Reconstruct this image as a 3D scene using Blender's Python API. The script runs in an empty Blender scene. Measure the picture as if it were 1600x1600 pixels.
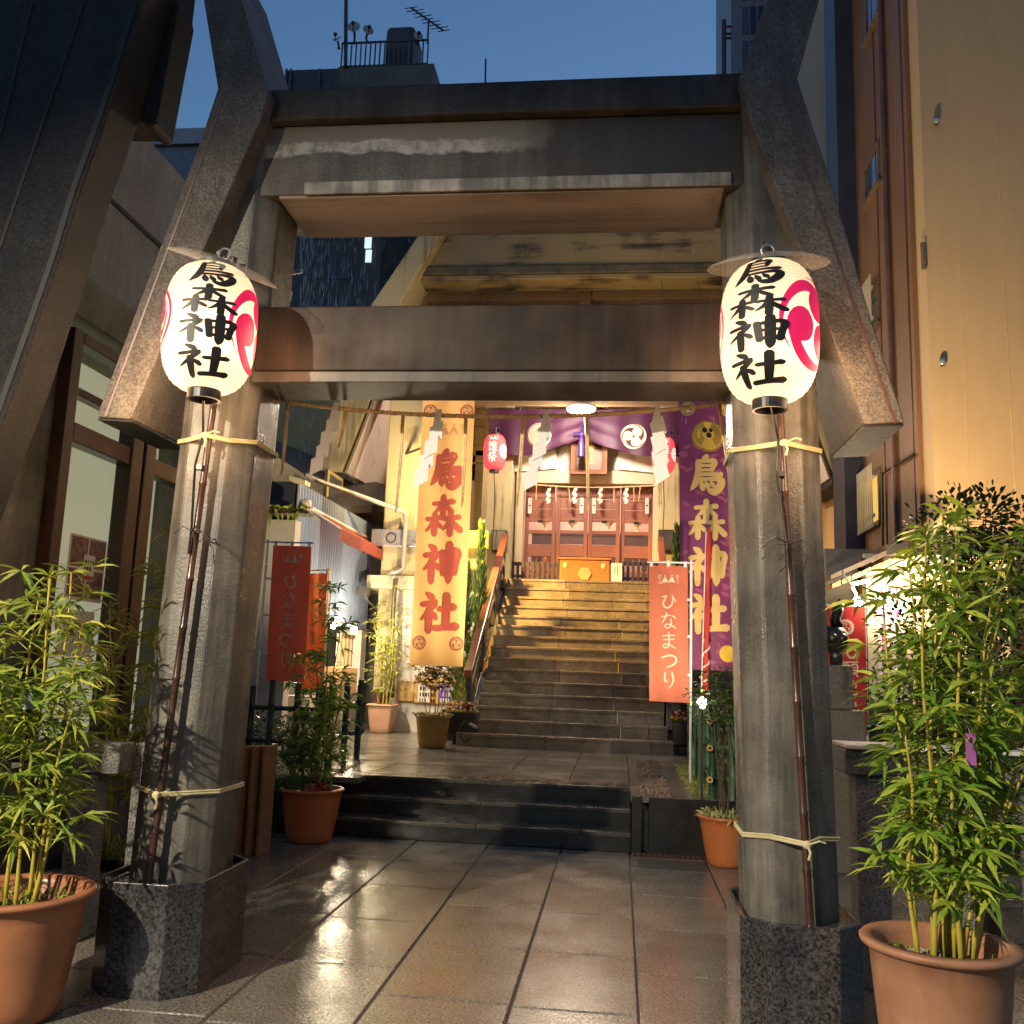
import bpy, math, random
from math import sin, cos, pi, radians as rad
from mathutils import Vector, Matrix
random.seed(7)
SC = bpy.context.scene
COL = SC.collection

# ------------------------------------------------------------------ camera, sky, sun, exposure
F, YAW, PITCH, ROLL, EYE = 1480.0, rad(-6.72), rad(9.27), rad(2.04), Vector((0, 0, 1.5))
_f = Vector((sin(YAW) * cos(PITCH), cos(YAW) * cos(PITCH), sin(PITCH)))
_r = Vector((cos(YAW), -sin(YAW), 0)); _u = _r.cross(_f)
CR = cos(ROLL) * _r + sin(ROLL) * _u
CU = -sin(ROLL) * _r + cos(ROLL) * _u
CF = _f
cam = bpy.data.cameras.new('camera'); cam_o = bpy.data.objects.new('camera', cam); COL.objects.link(cam_o)
cam.sensor_width = 36; cam.lens = F / 1600 * 36; cam.clip_start = .05; cam.clip_end = 2000
m3 = Matrix((CR, CU, -CF)).transposed()
cam_o.matrix_world = Matrix.Translation(EYE) @ m3.to_4x4()
SC.camera = cam_o

W = bpy.data.worlds.new('World'); SC.world = W; W.use_nodes = True
wn = W.node_tree.nodes; wl = W.node_tree.links
sky = wn.new('ShaderNodeTexSky'); sky.sky_type = 'NISHITA'; sky.sun_disc = False
sky.sun_elevation = rad(1.0); sky.sun_rotation = rad(20); sky.altitude = 0
sky.air_density = 1.0; sky.dust_density = .3; sky.ozone_density = 2.9
bg = wn['Background']; bg.inputs[1].default_value = .41
wl.new(sky.outputs[0], bg.inputs[0])
sun = bpy.data.lights.new('dusk_sun', 'SUN'); sun.energy = .01; sun.angle = rad(12); sun.color = (.75, .85, 1)
so = bpy.data.objects.new('dusk_sun', sun); COL.objects.link(so); so.rotation_euler = (rad(50), 0, rad(-20))
SC.view_settings.view_transform = 'Standard'; SC.view_settings.look = 'None'
SC.view_settings.exposure = .3; SC.view_settings.gamma = 1
try:
    SC.cycles.use_denoising = True
    SC.cycles.max_bounces = 7; SC.cycles.diffuse_bounces = 3; SC.cycles.glossy_bounces = 3
    SC.cycles.transmission_bounces = 4; SC.cycles.transparent_max_bounces = 8
    SC.cycles.sample_clamp_indirect = 4; SC.cycles.caustics_reflective = False; SC.cycles.caustics_refractive = False
except Exception: pass

def ray(px, py): return CR * ((px - 800) / F) + CU * (-(py - 800) / F) + CF
def at(px, py, Y):
    d = ray(px, py); return EYE + d * (Y / d.y)
def atz(px, py, Z):
    d = ray(px, py); return EYE + d * ((Z - EYE.z) / d.z)
def atx(px, py, X):
    d = ray(px, py); return EYE + d * (X / d.x)

# ------------------------------------------------------------------ helpers
class MB:
    def __init__(s): s.v = []; s.f = []
    def add(s, vs, fs):
        o = len(s.v); s.v += [tuple(v) for v in vs]; s.f += [tuple(i + o for i in f) for f in fs]; return s
    def box(s, x0, x1, y0, y1, z0, z1):
        return s.add([(x0,y0,z0),(x1,y0,z0),(x1,y1,z0),(x0,y1,z0),(x0,y0,z1),(x1,y0,z1),(x1,y1,z1),(x0,y1,z1)],
                     [(0,3,2,1),(4,5,6,7),(0,1,5,4),(1,2,6,5),(2,3,7,6),(3,0,4,7)])
    def loft(s, A, Bp):
        n = len(A)
        return s.add(list(A) + list(Bp), [tuple(range(n - 1, -1, -1)), tuple(range(n, 2 * n))] +
                     [(i, (i + 1) % n, n + (i + 1) % n, n + i) for i in range(n)])
    def ext(s, A, d):
        A = [Vector(a) for a in A]; d = Vector(d)
        return s.loft(A, [a + d for a in A])
    def obox(s, c, ax, ay, az):          # box from centre and three half axes
        c, ax, ay, az = map(Vector, (c, ax, ay, az))
        A = [c - ax - ay - az, c + ax - ay - az, c + ax + ay - az, c - ax + ay - az]
        return s.loft(A, [a + 2 * az for a in A])
    def tube(s, P, r, n=8, caps=True):
        P = [Vector(p) for p in P]; R = r if isinstance(r, (list, tuple)) else [r] * len(P)
        t0 = (P[1] - P[0]).normalized()
        a = t0.cross(Vector((0, 0, 1)) if abs(t0.z) < .9 else Vector((1, 0, 0))).normalized()
        vs = []
        for i, p in enumerate(P):
            t = (P[min(i + 1, len(P) - 1)] - P[max(i - 1, 0)]).normalized()
            a = (a - t * a.dot(t)).normalized(); b = t.cross(a)
            vs += [p + (a * cos(2 * pi * k / n) + b * sin(2 * pi * k / n)) * R[i] for k in range(n)]
        fs = [(i * n + k, i * n + (k + 1) % n, (i + 1) * n + (k + 1) % n, (i + 1) * n + k) for i in range(len(P) - 1) for k in range(n)]
        if caps: fs += [tuple(range(n - 1, -1, -1)), tuple(range((len(P) - 1) * n, len(P) * n))]
        return s.add(vs, fs)
    def lathe(s, c, prof, n=32, cap0=False, cap1=False):
        c = Vector(c); vs = []
        for r, z in prof: vs += [c + Vector((r * cos(2 * pi * k / n), r * sin(2 * pi * k / n), z)) for k in range(n)]
        m = len(prof)
        fs = [(i * n + k, i * n + (k + 1) % n, (i + 1) * n + (k + 1) % n, (i + 1) * n + k) for i in range(m - 1) for k in range(n)]
        if cap0: fs.append(tuple(range(n - 1, -1, -1)))
        if cap1: fs.append(tuple(range((m - 1) * n, m * n)))
        return s.add(vs, fs)
    def ball(s, c, rx, ry=None, rz=None, n=12, m=8):
        ry = ry or rx; rz = rz or rx; c = Vector(c); vs = []; fs = []
        for i in range(m + 1):
            a = pi * i / m
            vs += [c + Vector((rx * sin(a) * cos(2 * pi * k / n), ry * sin(a) * sin(2 * pi * k / n), -rz * cos(a))) for k in range(n)]
        fs = [(i * n + k, i * n + (k + 1) % n, (i + 1) * n + (k + 1) % n, (i + 1) * n + k) for i in range(m) for k in range(n)]
        return s.add(vs, fs)
    def strip(s, L, R_):
        n = len(L)
        return s.add(list(L) + list(R_), [(i, i + 1, n + i + 1, n + i) for i in range(n - 1)])
    def build(s, name, mat, parent=None, smooth=False, bevel=0):
        me = bpy.data.meshes.new(name)
        o = bpy.data.objects.new(name, me); COL.objects.link(o)
        off = Vector((0, 0, 0))
        if parent is not None:
            o.parent = parent
            q = parent
            while q: off += Vector(q.location); q = q.parent
        me.from_pydata([tuple(Vector(v) - off) for v in s.v], [], s.f); me.update()
        me.materials.append(mat)
        if smooth: me.polygons.foreach_set('use_smooth', [True] * len(me.polygons))
        if bevel:
            b = o.modifiers.new('bevel', 'BEVEL'); b.width = bevel; b.segments = 2; b.limit_method = 'ANGLE'; b.angle_limit = rad(35)
            b.harden_normals = False
        return o

def tag(o, label=None, cat=None, group=None, kind=None):
    if label: o['label'] = label
    if cat: o['category'] = cat
    if group: o['group'] = group
    if kind: o['kind'] = kind
    return o
def thing(name, label, cat, loc=(0, 0, 0), group=None):
    o = bpy.data.objects.new(name, None); COL.objects.link(o); o.location = loc; o.empty_display_size = .1
    return tag(o, label, cat, group)
def one(mb, name, mat, label, cat, group=None, **k):    # a thing that is one mesh, origin at its base
    vs = [Vector(v) for v in mb.v]
    c = Vector((sum(v.x for v in vs) / len(vs), sum(v.y for v in vs) / len(vs), min(v.z for v in vs)))
    o = mb.build(name, mat, None, **k)
    o.data.transform(Matrix.Translation(-c)); o.location = c
    return tag(o, label, cat, group)
def struct(mb, name, mat, **k): return tag(mb.build(name, mat, None, **k), kind='structure')

# ------------------------------------------------------------------ materials
def N(nt, t, **kw):
    n = nt.nodes.new(t)
    for k, v in kw.items():
        if k.startswith('i_'):
            key = k[2:]; key = int(key) if key.isdigit() else key
            n.inputs[key].default_value = v
        else: setattr(n, k, v)
    return n
def rgb(c): return (c[0], c[1], c[2], 1)
def M(name, col, rough=.5, var=.25, scale=3.0, bump=.0, bscale=40.0, col2=None, streak=0, metal=0, spec=.5,
      rvar=0.0, speck=0, island=0, trans=0, coat=0, alpha=1):
    """base colour broken up by noise; optional second colour, vertical streaks, speckle, per-piece variation, bump"""
    m = bpy.data.materials.new(name); m.use_nodes = True; nt = m.node_tree; L = nt.links.new
    b = nt.nodes['Principled BSDF']
    tc = N(nt, 'ShaderNodeTexCoord')
    mp = N(nt, 'ShaderNodeMapping'); L(tc.outputs['Object'], mp.inputs[0])
    n1 = N(nt, 'ShaderNodeTexNoise', i_Scale=scale, i_Detail=8.0, i_Roughness=.6); L(mp.outputs[0], n1.inputs['Vector'])
    ramp = N(nt, 'ShaderNodeValToRGB'); L(n1.outputs[0], ramp.inputs[0])
    c2 = col2 or tuple(c * (1 - var) for c in col)
    c1 = tuple(min(1, c * (1 + var * .6)) for c in col) if not col2 else col
    ramp.color_ramp.elements[0].position = .32; ramp.color_ramp.elements[1].position = .68
    ramp.color_ramp.elements[0].color = rgb(c2); ramp.color_ramp.elements[1].color = rgb(c1)
    out = ramp.outputs[0]
    if streak:
        ms = N(nt, 'ShaderNodeMapping'); ms.inputs['Scale'].default_value = (9, 9, .7); L(tc.outputs['Object'], ms.inputs[0])
        ns = N(nt, 'ShaderNodeTexNoise', i_Scale=1.6, i_Detail=6.0, i_Roughness=.65); L(ms.outputs[0], ns.inputs['Vector'])
        rs = N(nt, 'ShaderNodeValToRGB'); L(ns.outputs[0], rs.inputs[0])
        rs.color_ramp.elements[0].position = .38; rs.color_ramp.elements[1].position = .62
        rs.color_ramp.elements[0].color = (1 - streak,) * 3 + (1,); rs.color_ramp.elements[1].color = (1, 1, 1, 1)
        mx = N(nt, 'ShaderNodeMix', data_type='RGBA', blend_type='MULTIPLY'); mx.inputs[0].default_value = 1
        L(out, mx.inputs[6]); L(rs.outputs[0], mx.inputs[7]); out = mx.outputs[2]
    if speck:
        nv = N(nt, 'ShaderNodeTexNoise', i_Scale=75.0, i_Detail=5.0, i_Roughness=.75); L(tc.outputs['Object'], nv.inputs['Vector'])
        rv = N(nt, 'ShaderNodeValToRGB'); L(nv.outputs[0], rv.inputs[0])
        rv.color_ramp.elements[0].position = .4; rv.color_ramp.elements[1].position = .6
        rv.color_ramp.elements[0].color = (1 - speck,) * 3 + (1,); rv.color_ramp.elements[1].color = (1 + speck,) * 3 + (1,)
        mx = N(nt, 'ShaderNodeMix', data_type='RGBA', blend_type='MULTIPLY'); mx.inputs[0].default_value = 1
        L(out, mx.inputs[6]); L(rv.outputs[0], mx.inputs[7]); out = mx.outputs[2]
    if island:
        ge = N(nt, 'ShaderNodeNewGeometry')
        mr = N(nt, 'ShaderNodeMapRange'); mr.inputs[3].default_value = 1 - island; mr.inputs[4].default_value = 1 + island * .7
        L(ge.outputs['Random Per Island'], mr.inputs[0])
        mx = N(nt, 'ShaderNodeMix', data_type='RGBA', blend_type='MULTIPLY'); mx.inputs[0].default_value = 1
        L(out, mx.inputs[6]); L(mr.outputs[0], mx.inputs[7]); out = mx.outputs[2]
    L(out, b.inputs['Base Color'])
    b.inputs['Roughness'].default_value = rough; b.inputs['Metallic'].default_value = metal
    b.inputs['Specular IOR Level'].default_value = spec
    if coat: b.inputs['Coat Weight'].default_value = coat; b.inputs['Coat Roughness'].default_value = .12
    if rvar:
        nr = N(nt, 'ShaderNodeTexNoise', i_Scale=scale * 1.7, i_Detail=5.0); L(tc.outputs['Object'], nr.inputs['Vector'])
        mr = N(nt, 'ShaderNodeMapRange'); mr.inputs[1].default_value = .35; mr.inputs[2].default_value = .65
        mr.inputs[3].default_value = max(.03, rough - rvar); mr.inputs[4].default_value = min(1, rough + rvar)
        L(nr.outputs[0], mr.inputs[0]); L(mr.outputs[0], b.inputs['Roughness'])
    if bump:
        nb = N(nt, 'ShaderNodeTexNoise', i_Scale=bscale, i_Detail=6.0, i_Roughness=.65); L(tc.outputs['Object'], nb.inputs['Vector'])
        bp = N(nt, 'ShaderNodeBump'); bp.inputs['Strength'].default_value = bump; bp.inputs['Distance'].default_value = .02
        L(nb.outputs[0], bp.inputs['Height']); L(bp.outputs[0], b.inputs['Normal'])
    if trans: 
        tr = N(nt, 'ShaderNodeBsdfTranslucent'); L(out, tr.inputs[0])
        ms_ = N(nt, 'ShaderNodeMixShader'); ms_.inputs[0].default_value = trans
        L(b.outputs[0], ms_.inputs[1]); L(tr.outputs[0], ms_.inputs[2]); L(ms_.outputs[0], nt.nodes['Material Output'].inputs[0])
    return m
def EM(name, col, s, base=(.8, .8, .8)):
    m = bpy.data.materials.new(name); m.use_nodes = True; b = m.node_tree.nodes['Principled BSDF']
    b.inputs['Base Color'].default_value = rgb(base); b.inputs['Emission Color'].default_value = rgb(col); b.inputs['Emission Strength'].default_value = s
    return m
def board_mat(name, col, dark, w=10.0, rough=.6, along='Z'):
    """board-marked concrete or planks: fine lines running along one axis"""
    m = bpy.data.materials.new(name); m.use_nodes = True; nt = m.node_tree; L = nt.links.new; b = nt.nodes['Principled BSDF']
    tc = N(nt, 'ShaderNodeTexCoord'); mp = N(nt, 'ShaderNodeMapping'); L(tc.outputs['Object'], mp.inputs[0])
    mp.inputs['Scale'].default_value = {'Z': (w, w, .35), 'X': (.35, w, w), 'Y': (w, .35, w)}[along]
    n1 = N(nt, 'ShaderNodeTexNoise', i_Scale=1.0, i_Detail=7.0, i_Roughness=.7); L(mp.outputs[0], n1.inputs['Vector'])
    n2 = N(nt, 'ShaderNodeTexNoise', i_Scale=1.3, i_Detail=6.0); L(tc.outputs['Object'], n2.inputs['Vector'])
    ad = N(nt, 'ShaderNodeMath', operation='ADD'); L(n1.outputs[0], ad.inputs[0]); L(n2.outputs[0], ad.inputs[1])
    ramp = N(nt, 'ShaderNodeValToRGB'); L(ad.outputs[0], ramp.inputs[0])
    e = ramp.color_ramp.elements; e[0].position = .82; e[1].position = 1.16; e[0].color = rgb(dark); e[1].color = rgb(col)
    L(ramp.outputs[0], b.inputs['Base Color']); b.inputs['Roughness'].default_value = rough
    bp = N(nt, 'ShaderNodeBump'); bp.inputs['Strength'].default_value = .35; bp.inputs['Distance'].default_value = .02
    L(n1.outputs[0], bp.inputs['Height']); L(bp.outputs[0], b.inputs['Normal'])
    return m
def leaf_mat(name, a, b_, rough=.38):
    m = bpy.data.materials.new(name); m.use_nodes = True; nt = m.node_tree; L = nt.links.new; b = nt.nodes['Principled BSDF']
    ge = N(nt, 'ShaderNodeNewGeometry'); r = N(nt, 'ShaderNodeValToRGB'); L(ge.outputs['Random Per Island'], r.inputs[0])
    r.color_ramp.elements[0].color = rgb(a); r.color_ramp.elements[1].color = rgb(b_); r.color_ramp.elements[1].position = .9
    e = r.color_ramp.elements.new(.6); e.color = rgb(tuple((x * .65 + y * .35) for x, y in zip(a, b_)))
    L(r.outputs[0], b.inputs['Base Color']); b.inputs['Roughness'].default_value = rough
    tr = N(nt, 'ShaderNodeBsdfTranslucent'); L(r.outputs[0], tr.inputs[0])
    ms = N(nt, 'ShaderNodeMixShader'); ms.inputs[0].default_value = .25
    L(b.outputs[0], ms.inputs[1]); L(tr.outputs[0], ms.inputs[2]); L(ms.outputs[0], nt.nodes['Material Output'].inputs[0])
    return m
def clear_mat(name, tint, opac, rough=.1):
    m = bpy.data.materials.new(name); m.use_nodes = True; nt = m.node_tree; L = nt.links.new; b = nt.nodes['Principled BSDF']
    b.inputs['Base Color'].default_value = rgb(tint); b.inputs['Roughness'].default_value = rough
    tr = N(nt, 'ShaderNodeBsdfTransparent'); ms = N(nt, 'ShaderNodeMixShader'); ms.inputs[0].default_value = opac
    L(tr.outputs[0], ms.inputs[1]); L(b.outputs[0], ms.inputs[2]); L(ms.outputs[0], nt.nodes['Material Output'].inputs[0])
    return m
# ------------------------------------------------------------------ palette
m_conc = M('weathered_concrete', (.20, .186, .16), .34, col2=(.07, .066, .058), scale=2.6, bump=.25, bscale=60, streak=.5, rvar=.14)
m_conc_dark = M('dark_wet_concrete', (.075, .063, .05), .5, col2=(.02, .017, .014), scale=3, bump=.3, bscale=70, streak=.5, rvar=.12, spec=.3)
m_gran_pl = M('polished_granite', (.075, .072, .07), .15, col2=(.025, .025, .027), scale=3, speck=.8, bump=.02, bscale=90, rvar=.08)
m_gran_ro = M('rough_granite', (.26, .25, .235), .6, col2=(.13, .125, .12), scale=7, speck=.6, bump=.9, bscale=75)
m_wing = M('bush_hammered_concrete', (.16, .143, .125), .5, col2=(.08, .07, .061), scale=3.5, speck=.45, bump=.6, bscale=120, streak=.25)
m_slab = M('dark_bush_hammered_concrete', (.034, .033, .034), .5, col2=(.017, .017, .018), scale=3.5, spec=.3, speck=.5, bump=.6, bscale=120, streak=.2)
m_tie = M('bronze_brown_concrete', (.05, .033, .024), .5, col2=(.022, .016, .012), scale=2.4, bump=.06, bscale=120, streak=.35, rvar=.1, spec=.2)
m_soff = board_mat('boarded_soffit', (.29, .22, .17), (.17, .128, .10), 9, .7, 'X')
m_trim = M('rusty_trim', (.10, .05, .035), .4, var=.4)
m_black = M('black_paint', (.012, .012, .013), .35, var=.2)
m_dark = M('dark_recess', (.02, .019, .018), .7, var=.3)
m_steel = M('galvanised_steel', (.55, .56, .55), .35, var=.25, scale=9, metal=.75, rvar=.1)
m_iron = M('dark_painted_steel', (.05, .042, .042), .35, var=.3, spec=.6)
m_step = M('wet_step_stone', (.085, .075, .062), .22, col2=(.04, .036, .032), scale=4, speck=.35, bump=.08, bscale=60, rvar=.12)
m_stepbk = M('black_step_stone', (.028, .027, .026), .16, col2=(.014, .014, .014), scale=4, speck=.3, bump=.04, bscale=60, rvar=.08)
m_stair = M('stair_stone', (.27, .225, .16), .28, col2=(.14, .115, .083), scale=3.2, speck=.4, bump=.12, bscale=60, rvar=.12, island=.3)
m_wood = M('dark_brown_wood', (.055, .026, .018), .3, var=.4, scale=6, bump=.1, bscale=50)
m_redwood = M('reddish_wood', (.33, .15, .10), .4, var=.25, scale=5, island=.25)
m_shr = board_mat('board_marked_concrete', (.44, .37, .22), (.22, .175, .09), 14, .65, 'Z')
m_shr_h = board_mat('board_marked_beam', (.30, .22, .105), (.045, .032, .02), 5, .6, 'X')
m_white = M('white_plaster', (.72, .68, .62), .6, var=.12, scale=2)
m_panel = M('pale_panel', (.66, .56, .50), .5, var=.08, scale=1.5)
m_beige = M('beige_frame', (.55, .45, .32), .5, var=.12)

# ------------------------------------------------------------------ ground, paving, steps
struct(MB().box(-200, 200, -60, 400, -.5, -.03), 'ground', M('asphalt', (.05, .05, .05), .4, bump=.2, bscale=60))
def wet_paving():
    m = M('wet_granite_paving', (.175, .163, .14), .2, col2=(.13, .12, .104), scale=3.2, speck=.65, island=.22)
    nt = m.node_tree; L = nt.links.new; b = nt.nodes['Principled BSDF']
    tc = nt.nodes['Texture Coordinate']
    n1 = N(nt, 'ShaderNodeTexNoise', i_Scale=2.2, i_Detail=4.0, i_Roughness=.6); L(tc.outputs['Object'], n1.inputs['Vector'])
    mr = N(nt, 'ShaderNodeMapRange'); mr.inputs[1].default_value = .38; mr.inputs[2].default_value = .64
    mr.inputs[3].default_value = .15; mr.inputs[4].default_value = .27; L(n1.outputs[0], mr.inputs[0]); L(mr.outputs[0], b.inputs['Roughness'])
    nb = N(nt, 'ShaderNodeTexNoise', i_Scale=85.0, i_Detail=3.0); L(tc.outputs['Object'], nb.inputs['Vector'])
    nb2 = N(nt, 'ShaderNodeTexNoise', i_Scale=9.0, i_Detail=3.0); L(tc.outputs['Object'], nb2.inputs['Vector'])
    ad = N(nt, 'ShaderNodeMath', operation='MULTIPLY_ADD'); L(nb2.outputs[0], ad.inputs[0]); ad.inputs[1].default_value = .5; L(nb.outputs[0], ad.inputs[2])
    bp = N(nt, 'ShaderNodeBump'); bp.inputs['Strength'].default_value = .22; bp.inputs['Distance'].default_value = .006
    L(ad.outputs[0], bp.inputs['Height']); L(bp.outputs[0], b.inputs['Normal'])
    b.inputs['Specular IOR Level'].default_value = .75
    return m
m_pave = wet_paving()
struct(MB().box(-8, 8, -3.5, 8.34, -.02, -.008), 'paving_bed', M('joint_mortar', (.03, .027, .024), .7))
pv = MB(); cols = [-6.5, -5.9, -5.3, -4.7, -4.1, -3.55, -2.93, -2.32, -1.70, -1.08, -.46, .11, .72, 1.33, 1.95, 2.6, 3.2, 3.8]
offs = {8: .0, 9: .25, 10: 0, 7: .3}
for i in range(len(cols) - 1):
    y = {7: 6.70, 8: 6.65, 9: 6.26, 10: 6.24, 11: 6.85}.get(i, 6.3 + .37 * (i % 3)); ys = []
    k = y
    while k < 8.3: ys.append(k); k += .86
    k = y - .86
    while k > -3.4: ys.insert(0, k); k -= .86
    ys = [-3.4] + ys + [8.33]
    for a, b in zip(ys, ys[1:]):
        if b - a < .12: continue
        g = .0045; x0, x1, y0, y1 = cols[i] + g, cols[i + 1] - g, a + g, b - g
        z = [random.uniform(-.0015, .0015) for _ in range(4)]; c = .006
        top = [(x0 + c, y0 + c, z[0]), (x1 - c, y0 + c, z[1]), (x1 - c, y1 - c, z[2]), (x0 + c, y1 - c, z[3])]
        bot = [(x0, y0, -.007), (x1, y0, -.007), (x1, y1, -.007), (x0, y1, -.007)]
        pv.add(bot + top, [(4, 5, 6, 7), (0, 1, 5, 4), (1, 2, 6, 5), (2, 3, 7, 6), (3, 0, 4, 7)])
struct(pv, 'paving', m_pave)
ZP = .46
st = MB()
for i in range(2):
    st.box(-2.95, .115, 8.35 + .27 * i, 8.63 + .27 * i, -.005, .155 + .155 * i - .035)
st.box(-2.95, .115, 8.89, 8.98, -.005, ZP - .035)
ts = tag(st.build('entrance_steps', m_stepbk), 'three low black stone steps between the torii and the plaza', 'steps')
tr_ = MB()
for i in range(3):
    z = (.155, .31, ZP)[i]; xs = [-2.95, -2.1 - .12 * i, -1.2, -.3 + .1 * i, .118]
    for a, b in zip(xs, xs[1:]): tr_.box(a + .001, b - .001, 8.34 + .27 * i, 8.66 + .27 * i, z - .035, z)
tr_.build('tread', m_step, ts, bevel=.006)
pl = MB()
pc = [-9, -7.6, -6.4, -5.2, -4.4, -3.7, -2.95, -2.32, -1.70, -1.08, -.46, .11, .72, 1.33, 2.1, 3.0, 4, 6]
for i in range(len(pc) - 1):
    y = 9.202 if pc[i] < .1 and pc[i] > -2.96 else 8.35
    if pc[i] <= -2.95: y = 8.62
    while y < 30:
        y1 = y + (.8 if y < 14 else 4); pl.box(pc[i] + .004, pc[i + 1] - .004, y, y1 - .008, ZP - .05, ZP + random.uniform(-.003, .001)); y = y1
struct(pl, 'plaza', m_pave)
struct(MB().box(-9, 9, 9.1, 30, -.004, ZP - .052), 'plaza_base', m_stepbk)
w = MB().box(.122, .205, 8.33, 8.42, 0, ZP - .004).box(.265, 2.6, 8.33, 8.42, 0, ZP - .004).box(.205, .265, 8.39, 8.42, 0, ZP - .12)
one(w, 'planter_wall', m_stepbk, 'low black stone retaining wall right of the entrance steps', 'low wall', bevel=.004)
w = MB().box(-6, -2.96, 8.33, 8.6, 0, ZP)
one(w, 'planter_wall', m_stepbk, 'low black stone retaining wall left of the entrance steps behind the slatted rack', 'low wall', bevel=.004)
# drain channel filled with pebbles and its iron grate
gv = MB(); rg = random.Random(3)
for k in range(900):
    y = rg.uniform(8.4, 11.6); x = rg.uniform(.21, .46); s = rg.uniform(.008, .018)
    gv.ball((x, y, ZP + .002), s, s * rg.uniform(.7, 1.3), s * .7, 6, 4)
tag(gv.build('pebbles', M('wet_pebble', (.16, .11, .085), .18, island=.5), smooth=True), 'wet brown pebbles filling the drain channel beside the bamboo fence', 'pebbles', kind='stuff')
g = MB()
for k in range(14): g.box(.14 + .045 * k, .165 + .045 * k, 8.16, 8.31, 0, .006)
g.box(.13, .77, 8.15, 8.162, 0, .007).box(.13, .77, 8.31, 8.322, 0, .007)
one(g, 'drain_grate', m_trim, 'rusty iron drain grate at the foot of the low black wall', 'drain grate')

# big staircase
XC_ = -.67
SY, SR, ST, NS = 12.5, .168, .25, 15
ss = thing('stone_staircase', 'wide flight of wet stone stairs climbing to the shrine doors', 'staircase', (-.67, 12.5, ZP))
rz, tz = MB(), MB()
for i in range(NS):
    y = SY + ST * i; z = ZP + SR * (i + 1); e = .17 if i == 0 else (.06 if i == 1 else 0)
    xs = [-1.93 - e, -1.93 + 1.0 + .08 * (i % 2), -.12 + .05 * ((i * 3) % 4), .42 - .03 * (i % 3), .60 + e * .6]
    for a, b in zip(xs, xs[1:]):
        rz.box(a + .002, b - .002, y, y + ST + (.02 if i < NS - 1 else 0), (ZP - .03) if i == 0 else z - SR - .03, z - .04)
        tz.box(a + .002, b - .002, y - .018, y + ST + .01, z - .04, z)
rz.build('riser', m_stair, ss, bevel=.004); tz.build('tread', m_stair, ss, bevel=.006)
ZL = ZP + SR * NS
lm = MB(); k = -6.0
while k < 5: lm.box(k, k + .596, SY + ST * NS + .012, 22, ZL - .3, ZL - .002); k += .6
struct(lm, 'shrine_landing', m_stair)
struct(MB().box(-6, XC_ - 1.52, 16.3, 22, ZP - .04, ZL - .302).box(XC_ + 1.52, 5, 16.3, 22, ZP - .04, ZL - .302), 'landing_base', m_conc)

# ------------------------------------------------------------------ the torii
def stain_mat():
    m = M('stained_lintel_concrete', (.12, .10, .078), .55, col2=(.045, .038, .031), scale=2.4, bump=.25, bscale=60, streak=.45, rvar=.1)
    nt = m.node_tree; L = nt.links.new; b = nt.nodes['Principled BSDF']
    src = b.inputs['Base Color'].links[0].from_socket
    tc = nt.nodes['Texture Coordinate']; sx = N(nt, 'ShaderNodeSeparateXYZ'); L(tc.outputs['Object'], sx.inputs[0])
    nz = N(nt, 'ShaderNodeTexNoise', i_Scale=3.5, i_Detail=7.0, i_Roughness=.62); L(tc.outputs['Object'], nz.inputs['Vector'])
    def math(op, a, b_):
        n = N(nt, 'ShaderNodeMath', operation=op)
        for i, q in enumerate((a, b_)):
            if isinstance(q, (int, float)): n.inputs[i].default_value = q
            else: L(q, n.inputs[i])
        return n.outputs[0]
    def band(zc, hw, x0, x1, amp):
        zz = math('SUBTRACT', sx.outputs[2], math('ADD', zc - amp * .5, math('MULTIPLY', nz.outputs[0], amp)))
        az = math('ABSOLUTE', zz, 0)
        mr = N(nt, 'ShaderNodeMapRange'); mr.inputs[1].default_value = hw; mr.inputs[2].default_value = hw * .7; L(az, mr.inputs[0])
        xx = math('ADD', sx.outputs[0], math('MULTIPLY', nz.outputs[0], .5))
        m2 = N(nt, 'ShaderNodeMapRange'); m2.inputs[1].default_value = x1 + .25; m2.inputs[2].default_value = x1 + .05; L(xx, m2.inputs[0])
        return math('MULTIPLY', mr.outputs[0], m2.outputs[0])
    def over(src, mask, col):
        mx = N(nt, 'ShaderNodeMix', data_type='RGBA'); L(mask, mx.inputs[0]); L(src, mx.inputs[6]); mx.inputs[7].default_value = rgb(col); return mx.outputs[2]
    n2 = N(nt, 'ShaderNodeTexNoise', i_Scale=16.0, i_Detail=6.0, i_Roughness=.7); L(tc.outputs['Object'], n2.inputs['Vector'])
    pm = N(nt, 'ShaderNodeMapRange'); pm.inputs[1].default_value = .36; pm.inputs[2].default_value = .56; L(n2.outputs[0], pm.inputs[0])
    xr = math('ADD', sx.outputs[0], math('MULTIPLY', nz.outputs[0], .9)); mk = N(nt, 'ShaderNodeMapRange'); mk.inputs[1].default_value = .55; mk.inputs[2].default_value = 1.0; mk.inputs[4].default_value = .8; L(xr, mk.inputs[0])
    src = over(src, mk.outputs[0], (.03, .026, .021))
    src = over(src, band(4.19, .10, -3, .25, .05), (.17, .148, .113))
    src = over(src, math('MULTIPLY', band(4.125, .04, -3, .10, .13), pm.outputs[0]), (.40, .37, .32))
    L(src, b.inputs['Base Color'])
    return m
m_lint = stain_mat()
m_lip = M('streaked_lip', (.40, .37, .31), .5, col2=(.12, .11, .09), scale=5, streak=.6)
XC, Y0 = -.665, 4.5
T = thing('torii', 'tall grey concrete torii gate with folded wings straddling the wet path', 'torii', (XC, Y0, 0))
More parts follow.
